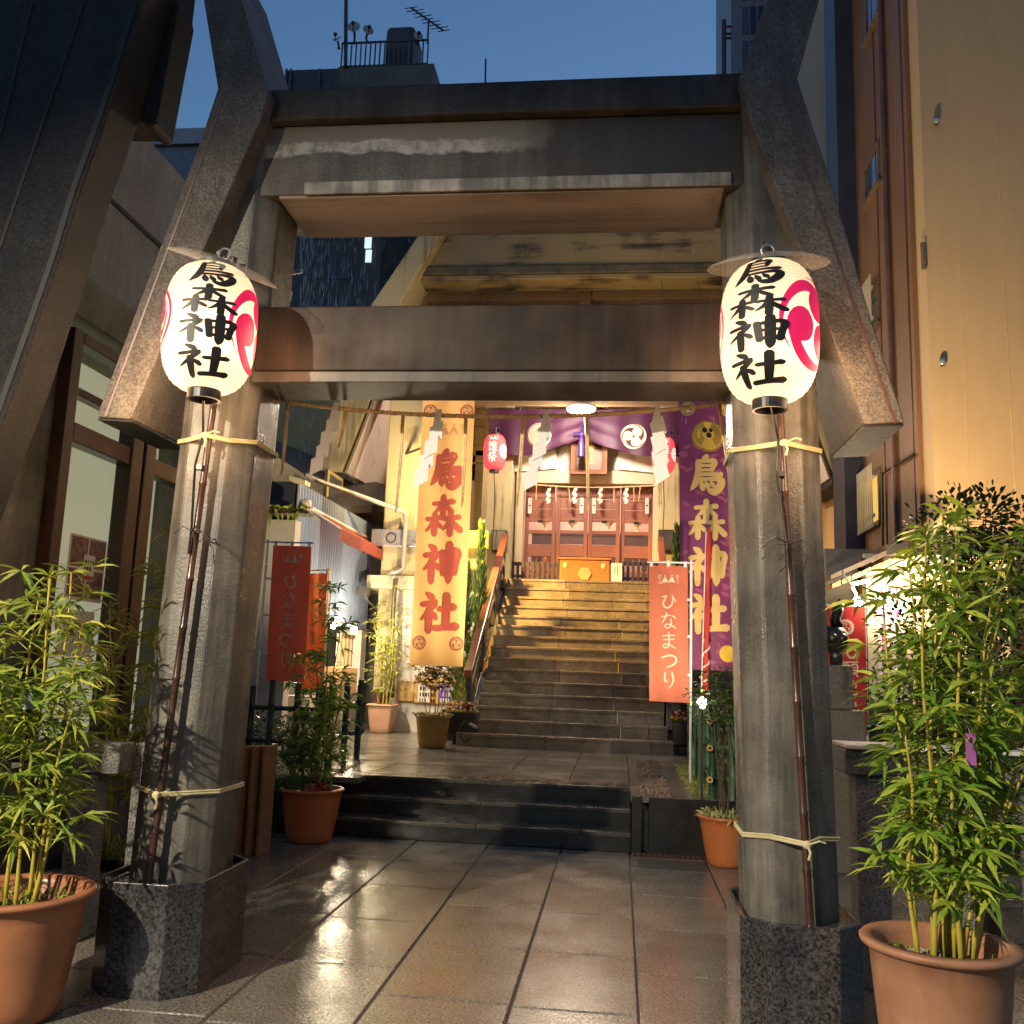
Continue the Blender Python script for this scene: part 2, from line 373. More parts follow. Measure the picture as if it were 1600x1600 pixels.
def octa(xa, xb, ya, yb, c, z): return [(xa + c, ya, z), (xb - c, ya, z), (xb, ya + c, z), (xb, yb - c, z), (xb - c, yb, z), (xa + c, yb, z), (xa, yb - c, z), (xa, ya + c, z)]
for sg in (-1, 1):
    p = MB(); cx0, cx1 = XC + sg * 1.44, XC + sg * 1.345; hw = .2
    p.loft(octa(cx0 - hw, cx0 + hw, 4.40, 4.88, .1, .44), octa(cx1 - hw, cx1 + hw, 4.40, 4.88, .1, 4.25))
    p.build('pillar', m_conc, T, bevel=.012)
    q = MB(); x0, x1 = sorted((XC + sg * 1.195, XC + sg * 1.70))
    A = octa(x0, x1, 4.24, 5.0, .12, 0); 
    B_ = [(a[0], a[1], .485) for a in A]
    cx, cy = (x0 + x1) / 2, 4.62
    def ins(P, k, z): return [(cx + (a[0] - cx) * k, cy + (a[1] - cy) * k, z) for a in P]
    n = 8; I1 = ins(B_, .93, .485); I2 = ins(B_, .93, .455)
    q.add(A + B_ + I1 + I2, [(i, (i + 1) % n, n + (i + 1) % n, n + i) for i in range(n)] +
          [(n + i, n + (i + 1) % n, 2 * n + (i + 1) % n, 2 * n + i) for i in range(n)] +
          [(2 * n + i, 2 * n + (i + 1) % n, 3 * n + (i + 1) % n, 3 * n + i) for i in range(n)] + [tuple(range(3 * n, 4 * n))])
    q.build('plinth', m_gran_pl, T, bevel=.004)
lt = MB().box(-1.93, .60, 4.42, 4.90, 3.875, 4.262)
lt.build('lintel', m_lint, T, bevel=.01)
MB().box(-1.97, .64, 4.36, 4.95, 4.264, 4.44).build('lintel_cap', m_conc_dark, T, bevel=.012)
MB().box(-1.66, .505, 4.402, 4.419, 3.868, 3.935).build('lintel_lip', m_lip, T, bevel=.003)
MB().box(-1.80, .47, 4.43, 4.89, 3.86, 3.874).build('soffit', m_soff, T)
tb = MB().box(-1.86, .53, 4.43, 4.73, 2.93, 3.27); tbo = tb.build('tie_beam', m_tie, T, bevel=.008)
MB().box(-1.86, .53, 4.415, 4.745, 2.866, 2.922).build('beam_trim', M('mossy_beam_edge', (.085, .068, .05), .5, col2=(.04, .032, .026), scale=6, streak=.5), T, bevel=.004)
m_underside = M('near_black_underside', (.02, .019, .018), .5, spec=.25, col2=(.012, .012, .012), scale=9, bump=.4, bscale=30)
def wing(pts, D, groove):
    P = [at(x, y, 4.27) for x, y in pts]
    o = MB().ext(P, (0, D, 0)).build('wing', m_wing, T, bevel=.008)
    g0 = [at(x, y, 4.27) for x, y in groove]
    lo = sorted(P, key=lambda q: q.z)[:2]
    MB().ext([lo[0] + Vector((0, .02, -.012)), lo[1] + Vector((0, .02, -.012)), lo[1] + Vector((0, .02, -.002)), lo[0] + Vector((0, .02, -.002))], (0, D - .04, 0)).build('dark_underside', m_underside, o)  # thin plate added to keep the wing's underside dark
    s = MB()
    for a, b in zip(g0, g0[1:]):
        d = (b - a).normalized(); sd = Vector((d.z, 0, -d.x)) * .006
        s.ext([a - sd + Vector((0, -.003, 0)), a + sd + Vector((0, -.003, 0)), b + sd + Vector((0, -.003, 0)), b - sd + Vector((0, -.003, 0))], (0, .004, 0))
    s.build('groove_strip', m_trim, o)
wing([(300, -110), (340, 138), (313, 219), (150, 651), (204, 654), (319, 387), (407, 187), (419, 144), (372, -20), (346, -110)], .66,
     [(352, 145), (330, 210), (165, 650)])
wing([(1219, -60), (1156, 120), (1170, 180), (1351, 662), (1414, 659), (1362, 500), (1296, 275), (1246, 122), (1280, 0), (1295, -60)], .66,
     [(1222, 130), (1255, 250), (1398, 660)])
# plastic hood and small camera on the left pillar's inner face
c = thing('security_camera', 'small white security camera high on the left pillar inside the torii opening', 'camera', at(447, 452, 4.95))
p0 = at(440, 448, 4.95)
MB().obox(p0, (.035, 0, 0), (0, .09, -.03), (0, .01, .035)).build('housing', m_white, c, bevel=.01)
MB().lathe(p0 + Vector((0, -.1, .02)), [(.0, 0), (.03, 0), (.03, .02), (0, .02)], 12).build('lens', m_black, c)
MB().tube([p0, p0 + Vector((-.03, .03, .08)), (-1.83, 4.92, p0.z + .08)], .012).build('bracket', m_steel, c)

# ------------------------------------------------------------------ left: shrine office
XW = -3.3
O = thing('shrine_office', 'grey concrete shrine office with brown framed windows left of the torii', 'building', (-4.5, 6, 0))
ztop = atx(243, 230, XW).z
yb0, yb1 = 4.4, 8.2
zband = atx(160, 460, XW).z; zb1 = atx(170, 545, XW).z
MB().box(-8, XW, yb0, 7.3, zband, ztop).build('upper_wall', M('grey_sprayed_wall', (.34, .335, .32), .7, col2=(.24, .235, .225), scale=2.5, speck=.3, bump=.4, bscale=90, streak=.15), O)
MB().box(-8, XW + .06, yb0, 7.3, zb1 + .05, zband - .004).build('cornice', M('mossy_concrete', (.22, .2, .14), .6, col2=(.10, .095, .06), scale=5, bump=.3), O, bevel=.01)
MB().box(-8, XW - .02, 3.2, 5.04, .0, zb1).box(-8, XW - .02, 7.15, 7.3, 0, zb1).box(-8, XW - .02, 5.04, 7.15, 0, .85).build('wall', m_conc, O)
zs = atx(160, 281 + 12, XW).z
MB().box(XW, XW + .012, yb0, 7.3, 4.35, 4.38).build('seam_strip', m_dark, O)
# windows: heavy brown frame, rails and mullions, glass, pale blind behind
zw0, zw1 = .88, zb1 - .02; ya, yb = 5.06, 7.12; ym = 5.99
zr = atx(140, 690, XW).z; zr2 = 3.05
fr = MB(); fx = XW + .05
def bar(y0, y1, z0, z1, d=.07, mb=fr): mb.box(XW - .05, fx - .07 + d, y0, y1, z0, z1)
bar(ya, ya + .10, zw0, zw1); bar(yb - .1, yb, zw0, zw1); bar(ya + .1, ym - .16, zw0, zw0 + .09); bar(ym + .16, yb - .1, zw0, zw0 + .09)
bar(ym - .16, ym - .02, zw0, zw1, .08); bar(ym + .02, ym + .16, zw0, zw1, .08); bar(ym - .02, ym + .02, zw0, zw1, .03)
for a, b in ((ya + .1, ym - .16), (ym + .16, yb - .1)):
    bar(a, b, zr - .06, zr + .06); bar(a, b, zw1 - .07, zw1); bar(a, b, zr2 - .025, zr2 + .025, .05)
wo = fr.build('window_frame', m_wood, O, bevel=.006)
gl = MB().box(XW - .02, XW - .012, ya + .08, yb - .08, zw0 + .05, zw1 - .03)
gl.build('window_pane', clear_mat('window_glass', (.02, .02, .02), .14, .03), wo)
MB().box(XW - .5, XW - .45, ya - .3, yb + .3, zw0 - .2, zw1 + .1).build('blind', EM('lit_pale_blind', (.66, .66, .42), .48, (.5, .5, .38)), O)
MB().box(XW - .62, XW - .6, ya - .3, yb + .3, zw0 - .2, zw1 + .1).build('room_wall', m_beige, O)
# folded buttress of the office (leaning slab in front)
YS = 4.05
fp = [(241, -60), (223, 0), (187, 120), (161, 197), (127, 292), (94, 400), (67, 478), (31, 588), (0, 666), (-60, 826), (-420, 900), (-420, -60)]
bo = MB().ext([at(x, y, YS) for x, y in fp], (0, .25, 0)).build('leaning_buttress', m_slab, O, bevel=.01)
s = MB()
for (x0, y0), (x1, y1) in (((50, 0), (-30, 330)), ((118, 40), (-30, 470)), ((148, -60), (118, 40))):
    a, b = at(x0, y0, YS - .004), at(x1, y1, YS - .004); d = (b - a).normalized(); sd = Vector((d.z, 0, -d.x)) * .008
    s.ext([a - sd, a + sd, b + sd, b - sd], (0, .006, 0))
for pts in (((211, 0), (175, 120), (149, 197), (115, 292), (82, 400), (55, 478), (-12, 666)),):
    Q = [at(x, y, YS - .005) for x, y in pts]
    for a, b in zip(Q, Q[1:]):
        d = (b - a).normalized(); sd = Vector((d.z, 0, -d.x)) * .014
        s.ext([a - sd, a + sd, b + sd, b - sd], (0, .007, 0))
s.build('groove_strip', m_dark, bo)
fp2 = [(283, -60), (276, 0), (278, 10), (243, 192), (238, 197), (230, 196), (222, 190), (165, 190), (205, 60), (228, -60)]
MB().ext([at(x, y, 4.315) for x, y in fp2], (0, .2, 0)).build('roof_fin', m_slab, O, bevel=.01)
MB().box(-4.6, XW + .02, 4.52, 4.62, .1, zb1).build('pier', m_conc, O, bevel=.006)

# ------------------------------------------------------------------ right: brown block, beige block, stall side
XB = 3.25
cy = atx(1440, 400, XB).y
Bn = thing('brown_building', 'tall brown rendered building with barred windows right of the torii', 'building', (5, 13, 0))
m_brown = M('brown_render', (.24, .125, .06), .55, col2=(.17, .088, .043), scale=.9, streak=.25, bump=.1)
y_far = atx(1296, 200, XB).y
wb = MB().box(XB, XB + 5, cy + .35, y_far, ZP, 16); wbo = wb.build('wall', m_brown, Bn)
yj = atx(1374, 300, XB).y
sj = MB()
for x in (1374, 1418): 
    y = atx(x, 400, XB).y; sj.box(XB - .012, XB, y - .02, y + .02, ZP, 16)
for y in (atx(1400, 640, XB).y,): sj.tube([(XB - .04, y, ZP + 2), (XB - .04, y, 16)], .035, 8)
sj.build('joint_strip', m_trim, Bn)
MB().box(XB - .25, XB, y_far - 1.6, y_far - .9, ZP, 16).build('recess_shade_box', M('navy_recess_shade', (.03, .035, .06), .4), Bn)  # navy box stands in for the shadowed recess in the far wall
m_glassdk = M('dark_window_glass', (.06, .075, .10), .08, var=.1, spec=.8)
m_frame = M('window_frame_brown', (.16, .11, .07), .4)
def bwin(x0, x1, y0a, y1a, bars, lit):
    Y0_, Y1_ = atx(x1, y0a, XB).y, atx(x0, y0a, XB).y
    z1 = atx((x0 + x1) / 2, y0a, XB).z; z0 = atx((x0 + x1) / 2, y1a, XB).z
    f = MB().box(XB - .03, XB, Y0_, Y1_, z1 - .06, z1).box(XB - .06, XB, Y0_ - .05, Y1_ + .05, z0 - .05, z0).box(XB - .03, XB, Y0_, Y0_ + .05, z0, z1 - .06).box(XB - .03, XB, Y1_ - .05, Y1_, z0, z1 - .06)
    fo = f.build('window', m_frame, Bn)
    MB().box(XB - .012, XB - .004, Y0_ + .05, Y1_ - .05, z0, z1 - .06).build('pane', lit or m_glassdk, fo)
    if bars:
        b = MB(); n = 9
        for k in range(n):
            y = Y0_ + (Y1_ - Y0_) * (k + .5) / n; b.box(XB - .11, XB - .098, y - .016, y + .016, z0 - .08, z1 + .08)
        b.box(XB - .094, XB - .08, Y0_, Y1_, z0 + .05, z0 + .09).box(XB - .094, XB - .08, Y0_, Y1_, z1 - .12, z1 - .08)
        b.build('window_bars', M('window_bar_metal', (.6, .55, .42), .35, var=.1, metal=.2), fo)
m_yel = EM('lit_yellow_blind', (1, .62, .13), .55, (.5, .35, .1))
bwin(1352, 1375, 240, 305, False, None)
bwin(1352, 1373, -60, 50, False, None)
bwin(1350, 1376, 742, 822, True, m_yel)
bwin(1352, 1374, 452, 520, True, None)
bwin(1326, 1338, 790, 818, False, m_yel)
cb = [at(1440, 706, 9.6)]
tag_c = MB().tube([(XB - .03, cy + .4, atx(1440, 705, XB).z), (XB - .05, atx(1385, 740, XB).y, atx(1385, 740, XB).z), (XB - .03, atx(1376, 760, XB).y, ZP + 1)], .018, 6)
tag_c.build('cable', m_black, Bn)
Be = thing('beige_building', 'windowless beige rendered building at the right edge above the shrubs', 'building', (6, 11, 0))
xe = at(1447, 400, cy).x
MB().box(xe, 12, cy, cy + .34, ZP, 17).box(xe + .3, 12, cy + .34, 20, ZP, 17).build('wall', M('beige_render', (.58, .41, .22), .6, col2=(.53, .365, .19), scale=.6, bump=.08, bscale=70, streak=.06), Be)
for x, y in ((1461, 190), (1470, 565)):
    p = at(x, y, cy); v = MB()
    v.lathe(p + Vector((0, -.05, -.06)), [(.0, .09), (.03, .08), (.034, .04), (.034, 0), (.026, 0)], 12)
    v.build('vent_hood', m_steel, Be, smooth=True)
v = MB(); k = xe + .35
while k < 8:
    v.box(k - .004, k + .004, cy - .004, cy - .0005, ZP, 17); k += .46
v.build('panel_joint', M('beige_joint', (.66, .46, .24), .6), Be)
MB().tube([at(1442, 380, cy - .03), at(1444, 420, cy - .03)], .03).build('conduit', m_frame, Be)

# ------------------------------------------------------------------ behind: rooftops and towers
m_far = M('far_grey_concrete', (.10, .10, .11), .7, col2=(.065, .065, .075), scale=.35, streak=.2)
R_ = thing('rooftop_building', 'dark grey building with rooftop stair tower rising behind the torii lintel', 'building', (-12, 44, 0))
YR = 40
def rbox(mb, x0, y0, x1, y1, Y, d, bottom=None):
    a, b = at(x0, y0, Y), at(x1, y1, Y); mb.box(a.x, b.x, Y, Y + d, b.z if bottom is None else bottom, a.z); return mb
w = rbox(MB(), 446, 140, 690, 300, YR, 12, 0); w.build('wall', m_far, R_)
rbox(MB(), 528, 105, 676, 139, YR + 1.5, 5).build('stair_tower', M('stair_tower_wall', (.17, .165, .165), .7, col2=(.12, .118, .12), scale=.5, streak=.3), R_)
rbox(MB(), 603, 40, 645, 104, YR + 2, 2).build('water_tank', M('tank_metal', (.055, .055, .065), .5), R_, bevel=.25)
rl = MB(); a, b = at(535, 66, YR + 1.5), at(669, 66, YR + 1.5); zb = at(600, 103, YR + 1.5).z
rl.box(a.x, b.x, YR + 1.5, YR + 1.58, a.z - .08, a.z).box(a.x, b.x, YR + 1.5, YR + 1.58, zb, zb + .1)
for k in range(19):
    x = a.x + (b.x - a.x) * k / 18; rl.box(x - .03, x + .03, YR + 1.5, YR + 1.58, zb, a.z)
rl.build('railing', m_iron, R_)
sc = rbox(MB(), 447, 110, 525, 139, YR + .5, .15)
sc.build('screen', M('mesh_screen', (.05, .055, .07), .6), R_)
ps = MB()
for x in (448, 455, 500, 527):
    p = at(x, 108, YR + .4); ps.box(p.x - .05, p.x + .05, YR + .35, YR + .45, at(x, 140, YR + .4).z, p.z)
ps.build('screen_post', m_iron, R_)
lw = rbox(MB(), 571, 368, 580, 388, YR, -.05); rbox(lw, 572, 391, 580, 410, YR, -.05)
lw.build('window', EM('lit_window', (.75, .95, .95), .75), R_)
m_rpane = M('roof_building_glass', (.05, .055, .075), .25, var=.2)
for k in range(5):
    for j in range(4):
        rbox(MB(), 476 + j * 19, 340 + k * 62, 487 + j * 19, 374 + k * 62, YR, -.04).build('window', m_rpane, R_)
def dish(px, py, rpx, tx, ty, lab):
    Y = YR + 1.3; p = at(px, py, Y); r = rpx / F * Y
    d = thing('satellite_dish', lab, 'satellite dish', p, 'satellite dishes on the rooftop')
    n = Vector((tx, -1, ty)).normalized(); u = n.cross(Vector((0, 0, 1))).normalized(); v = u.cross(n)
    mb = MB(); vs = []; fs = []; K = 20
    for i in range(5):
        rr = r * i / 4
        vs += [p + (u * cos(2 * pi * k / K) + v * sin(2 * pi * k / K)) * rr + n * (.18 * r * (i / 4) ** 2) for k in range(K)]
    fs = [(i * K + k, i * K + (k + 1) % K, (i + 1) * K + (k + 1) % K, (i + 1) * K + k) for i in range(4) for k in range(K)]
    mb.add(vs, fs).build('reflector', M('dish_grey', (.42, .42, .44), .5), d, smooth=True)
    zr_ = a.z - .1
    MB().tube([p - n * .05, p - n * .3 + Vector((0, 0, -.2)), Vector((p.x, Y + .22, min(zr_, p.z - r)))], .06, 6).build('mount_arm', m_iron, d)
    MB().tube([p - v * r * .9, p + n * r * .9], .03, 5).ball(p + n * r * .9, .1).build('feed_horn', m_iron, d)
dish(553, 43, 11.5, .1, .15, 'largest round dish above the left end of the rooftop railing')
dish(575, 48, 10, .6, .2, 'tilted round dish just left of the dark rooftop water tank')
dish(653, 57, 9, .5, .2, 'round dish right of the dark water tank beside the aerial')
dish(527, 62, 10, -.3, .9, 'flat tilted dish hanging out left of the tall thin mast')
an = thing('tv_antenna', 'spiky television aerial above the right end of the rooftop railing', 'antenna', at(668, 68, YR + 1.5))
t_ = MB().tube([at(668, 68, YR + 1.5), at(670, 30, YR + 1.5)], .05, 6); t_.build('mast', m_iron, an)
t_ = MB(); A_, B_2 = at(642, 12, YR + 1.5), at(693, 48, YR + 1.5); t_.tube([A_, B_2], .05, 6)
for k in range(9):
    p = A_ + (B_2 - A_) * k / 8; q = Vector((.35, .3, .28)) * (1 if k % 2 else .7); t_.tube([p - q, p + q], .025, 4)
t_.build('boom', m_iron, an)
one(MB().tube([at(540, 104, YR + 1.4), at(541, -30, YR + 1.4)], .1, 6), 'mast', m_iron, 'tall thin mast at the left end of the rooftop railing', 'mast')
one(MB().tube([at(758, 150, 42), at(759, 92, 42)], .05, 6), 'lightning_rod', m_iron, 'lone thin rod standing above the middle of the torii lintel', 'lightning rod')
G = thing('glass_tower', 'blue glazed office tower half hidden behind the right wing of the torii', 'building', (11, 74, 0))
YT = 70
a_, b_ = at(1142, 0, YT), at(1240, 0, YT)
MB().box(a_.x, b_.x + 3, YT, YT + 12, 0, 75).build('wall', M('tower_grey', (.22, .24, .28), .4), G)
m_tgl = M('tower_glass', (.04, .06, .11), .06, var=.1, spec=.9)
for k in range(7):
    x = a_.x + .9 + k * .62
    for j in range(12): MB().box(x, x + .45, YT - .06, YT - .01, 37 + j * 3, 39.4 + j * 3).build('window', m_tgl, G)
one(MB().tube([at(1131, 135, 60), at(1131, 32, 60)], .18, 6).tube([at(1131, 42, 60), at(1143, 42, 60)], .1, 5).tube([at(1131, 53, 60), at(1143, 53, 60)], .1, 5).tube([at(1131, 60, 60), at(1143, 60, 60)], .1, 5),
    'vent_stack', m_iron, 'dark vertical pipe with short rungs beside the glass tower', 'pipe')
a_, b_ = at(1236, 0, 55), at(1330, 0, 55)
P_ = thing('pale_tower', 'pale blue panelled tower seen between the torii wing and the brown building', 'building', (13, 58, 0))
MB().box(a_.x, b_.x + 4, 55, 65, 0, 70).build('wall', M('pale_panel_wall', (.50, .64, .80), .35, var=.06, scale=.1), P_)
g = MB()
for k in range(5): g.box(a_.x + k * 1.3 + .5, a_.x + k * 1.3 + .53, 54.98, 54.995, 0, 70)
for j in range(14): g.box(a_.x, b_.x + 4, 54.965, 54.978, j * 5, j * 5 + .04)
g.build('panel_seams', m_far, P_)
a_, b_ = at(150, 232, 60), at(330, 232, 60)
Q_ = thing('blue_block', 'low bluish building far behind the office roof at upper left', 'building', ((a_.x + b_.x) / 2, 63, 0))
MB().box(a_.x, b_.x, 60, 66, 0, a_.z).build('wall', M('bluish_wall', (.16, .19, .24), .5), Q_)
MB().box(a_.x - .3, b_.x + .3, 59.7, 66.3, a_.z + .01, a_.z + 1.2).build('parapet', M('bluish_parapet', (.3, .34, .4), .5), Q_)
# street lamp standing on the pavement behind the photographer
LX, LY, LZ = -4.8, -2.2, 4.7
S = thing('street_lamp', 'street lamp on the pavement in front of the shrine gate', 'street lamp', (LX - .9, LY, 0))
MB().tube([(LX - .9, LY, -.03), (LX - .9, LY, 4.6), (LX - .7, LY, 4.95), (LX, LY, 5.0)], [.07, .05, .045, .04], 10).build('post', m_steel, S)
MB().lathe((LX, LY, 4.75), [(.22, 0), (.20, .12), (.08, .24), (.0, .26)], 20).build('lamp_shade', m_iron, S, smooth=True)
MB().ball((LX, LY, LZ), .07).build('bulb', EM('street_bulb', (1, .86, .66), 30), S, smooth=True)
def lamp(name, loc, col, watts, r=.05, parent=None, spot=None):
    l = bpy.data.lights.new(name, 'SPOT' if spot else 'POINT'); l.energy = watts; l.color = col; l.shadow_soft_size = r
    o = bpy.data.objects.new(name, l); COL.objects.link(o); loc = Vector(loc)
    if parent:
        o.parent = parent; off = Vector((0, 0, 0)); q = parent
        while q: off += Vector(q.location); q = q.parent
        loc -= off
    o.location = loc
    if spot:
        l.spot_size, l.spot_blend = spot[1], spot[2]; o.rotation_euler = Vector(spot[0]).to_track_quat('-Z', 'Y').to_euler()
    return o
lamp('street_light', (LX, LY, LZ - .1), (1, .85, .63), 4000, .07, S, ((4.0, 6.8, -3.95), rad(54), .9))
# ------------------------------------------------------------------ brush lettering and emblems
# each stroke: list of (x, y, half width) on a 100 x 100 square, y down
GL = {
'烏': [[(54,0,4),(47,8,5),(40,13,2)], [(31,15,5),(30,40,5),(27,62,6),(20,78,5),(10,92,1)], [(28,16,4),(50,14,3),(70,12,5),(74,16,6),(71,28,4),(68,38,3)],
      [(33,27,2.6),(68,25,2.8)], [(32,39,2.6),(67,37,2.8)], [(29,51,3.4),(60,49,3.2),(92,47,4.6)], [(27,64,3),(60,62,3.2),(84,60,5),(93,64,6),(88,80,7),(74,95,7),(62,94,5),(54,88,1.5)],
      [(38,70,2),(40,80,5),(42,90,4)], [(49,70,1.5),(54,80,4.5),(57,87,3)], [(62,68,1.5),(68,76,4.5),(71,82,3)]],
'森': [[(22,17,3.5),(50,15,3.4),(78,12,4.6)], [(50,0,5),(50,26,5),(49,48,5)], [(47,17,4),(38,30,3.5),(24,42,1.2)], [(53,17,2),(63,28,4),(76,38,4)],
      [(6,58,3.5),(28,56,3.2),(47,54,4)], [(28,44,4.6),(28,70,5),(27,97,4.6)], [(26,60,4),(18,74,3.4),(4,90,1.2)], [(31,62,2),(38,70,3.6),(46,78,3.4)],
      [(53,57,3.5),(74,55,3.2),(95,52,4.4)], [(73,43,4.6),(73,70,5.2),(72,98,5)], [(71,60,4),(63,74,3.4),(51,86,1.2)], [(76,60,2),(86,74,5),(99,86,5.4)]],
'神': [[(18,3,3),(27,9,5.5),(33,16,4)], [(6,29,4),(24,26,4),(38,22,5.5),(30,38,4.4),(18,52,3.6),(3,66,1.2)], [(25,40,5),(25,70,5.4),(25,97,4.6)], [(31,47,2),(38,54,4.4),(43,62,3.6)],
      [(53,20,5),(55,45,5),(57,76,4.6)], [(54,23,4),(72,20,4),(90,16,5.5),(98,22,5.4),(93,45,5),(89,74,5)], [(57,45,3.6),(74,43,3.6),(92,41,3.6)], [(58,70,4),(74,68,4),(88,66,4)],
      [(74,0,6),(74,40,7),(74,84,6.4),(73,99,2.4)]],
'社': [[(18,3,3),(28,10,5.5),(33,17,4)], [(5,31,4),(24,28,4),(39,24,5.6),(30,40,4.6),(18,55,3.8),(2,70,1.2)], [(25,42,5.2),(25,70,5.6),(25,98,5)], [(31,50,2),(38,57,4.6),(43,65,3.8)],
      [(52,42,4.4),(72,40,4.2),(93,36,6)], [(72,8,6.4),(72,48,6.6),(71,88,6)], [(42,91,4.6),(70,88,4.6),(100,85,6.6)]],
'ひ': [[(10,24,3),(26,24,5),(38,19,6),(34,30,5),(24,48,5.5),(19,66,6),(26,84,6.5),(44,90,6.5),(62,80,6),(72,58,5),(74,36,4),(70,16,3)], [(71,18,4),(78,34,5.5),(92,52,4.5)]],
'な': [[(10,26,4),(30,25,5),(52,18,5)], [(38,4,5),(32,26,5),(24,44,5),(12,64,3)], [(64,18,3),(76,24,5.5),(88,36,5)], [(62,42,5),(64,60,5),(63,78,5.5),(52,92,5),(36,92,4.5),(28,82,4.5),(36,72,4.5),(54,73,5),(74,82,5),(90,96,4)]],
'ま': [[(16,24,4),(50,23,5),(84,20,5)], [(20,46,4),(50,45,5),(80,42,5)], [(50,3,5),(51,40,5),(52,72,5.5),(44,90,5),(28,94,4.5),(18,84,4.5),(26,73,4.5),(46,74,5),(66,82,5),(86,96,4)]],
'つ': [[(6,38,4),(30,28,5.5),(60,22,6),(84,30,6.5),(92,50,7),(82,70,6.5),(60,84,5.5),(36,92,2.5)]],
'り': [[(28,8,5),(25,30,5.5),(26,54,5.5),(32,62,3),(40,48,2)], [(66,4,5.5),(72,30,6),(73,54,6),(64,78,5),(44,98,2)]],
'雛': [[(20,2,3),(10,22,3)], [(16,14,3),(40,12,3),(32,28,3)], [(8,34,3),(42,32,3)], [(42,20,3),(42,50,3)], [(10,50,3),(42,48,3)], [(26,52,3),(24,98,3)], [(24,66,3),(8,92,2)], [(27,68,2),(44,90,3)],
      [(62,2,3),(50,34,3)], [(58,26,3.5),(58,98,3.5)], [(76,4,3),(80,16,3)], [(60,26,3),(98,24,3)], [(60,48,3),(94,46,3)], [(60,68,3),(94,66,3)], [(60,92,3),(99,90,3.5)], [(78,26,3),(78,90,3)]],
'祭': [[(30,2,3),(20,22,3),(4,36,2)], [(28,12,3),(46,10,3),(36,30,3),(10,48,2)], [(26,22,2),(36,30,3)], [(56,8,3),(82,6,3),(74,22,3),(58,40,2)], [(58,14,2),(74,32,3),(97,46,3)], [(34,44,3),(66,43,3)],
      [(14,60,3.5),(86,58,4)], [(50,60,4),(50,97,4),(40,92,2)], [(32,68,3),(18,88,2)], [(66,68,2),(82,86,4)]],
'心': [[(12,42,4),(6,70,4)], [(32,28,5),(34,66,5),(50,86,6),(76,84,6),(86,64,3)], [(46,14,3),(58,30,5)], [(74,26,3),(90,46,5)]],
'願': [[(6,10,4),(48,8,4)], [(10,10,4),(8,60,4),(2,92,2)], [(30,14,3),(24,26,3)], [(16,28,4),(16,52,3)], [(16,28,3),(42,27,3),(42,52,3)], [(17,40,3),(42,39,3)], [(17,52,3),(42,51,3)], [(29,54,4),(29,96,4)], [(20,66,3),(12,84,3)], [(36,66,3),(46,82,3)],
      [(54,8,4),(98,6,4)], [(76,8,3),(70,24,3)], [(58,24,4),(58,74,4)], [(58,24,3),(94,23,4),(94,74,4)], [(58,40,3),(94,39,3)], [(58,56,3),(94,55,3)], [(58,73,3),(94,72,3)], [(68,76,3),(54,96,3)], [(82,76,3),(96,94,4)]],
'色': [[(38,2,4),(28,18,4),(8,36,2)], [(34,14,4),(66,12,4),(56,30,4)], [(16,34,4),(18,70,4),(24,92,5),(60,95,5),(90,92,5),(94,74,3)], [(16,34,4),(80,32,4),(78,60,4)], [(20,60,4),(78,59,4)], [(47,34,4),(47,60,4)]],
'み': [[(16,14,4),(40,12,4),(52,16,5),(44,34,4),(30,60,4),(14,78,4),(6,66,4),(18,54,4),(46,60,4),(94,78,4)], [(78,38,5),(76,66,5),(58,96,3)]],
'く': [[(70,4,5),(40,34,5),(26,48,5),(44,66,5),(76,96,5)]],
'じ': [[(34,6,5),(34,50,5),(40,82,6),(58,90,6),(86,68,3)], [(58,14,3),(64,28,4)], [(76,8,3),(82,22,4)]],
}
def stroke_poly(P, n=10):
    """smooth polyline with half width -> left and right edges"""
    pts = [Vector((p[0], p[1])) for p in P]; ws = [p[2] for p in P]; out = []
    if len(pts) == 2:
        pts = [pts[0], (pts[0] + pts[1]) / 2, pts[1]]; ws = [ws[0], (ws[0] + ws[1]) / 2 * .92, ws[1]]
    m = len(pts)
    for i in range(m - 1):
        p0, p1, p2, p3 = pts[max(i - 1, 0)], pts[i], pts[i + 1], pts[min(i + 2, m - 1)]
        k = max(2, min(n, int((p2 - p1).length / 6) + 1))
        for j in range(k):
            t = j / k; t2, t3 = t * t, t * t * t
            q = .5 * (2 * p1 + (p2 - p0) * t + (2 * p0 - 5 * p1 + 4 * p2 - p3) * t2 + (3 * p1 - p0 - 3 * p2 + p3) * t3)
            out.append((q, ws[i] + (ws[i + 1] - ws[i]) * t))
    out.append((pts[-1], ws[-1])); L_, R_ = [], []
    d0 = (out[1][0] - out[0][0]).normalized(); d1 = (out[-1][0] - out[-2][0]).normalized()
    out.insert(0, (out[0][0] - d0 * out[0][1] * .8, out[0][1] * .45)); out.append((out[-1][0] + d1 * out[-1][1] * .8, out[-1][1] * .4))
    for i, (q, w) in enumerate(out):
        d = (out[min(i + 1, len(out) - 1)][0] - out[max(i - 1, 0)][0]).normalized(); nn = Vector((-d.y, d.x))
        L_.append(q + nn * w); R_.append(q - nn * w)
    return L_, R_
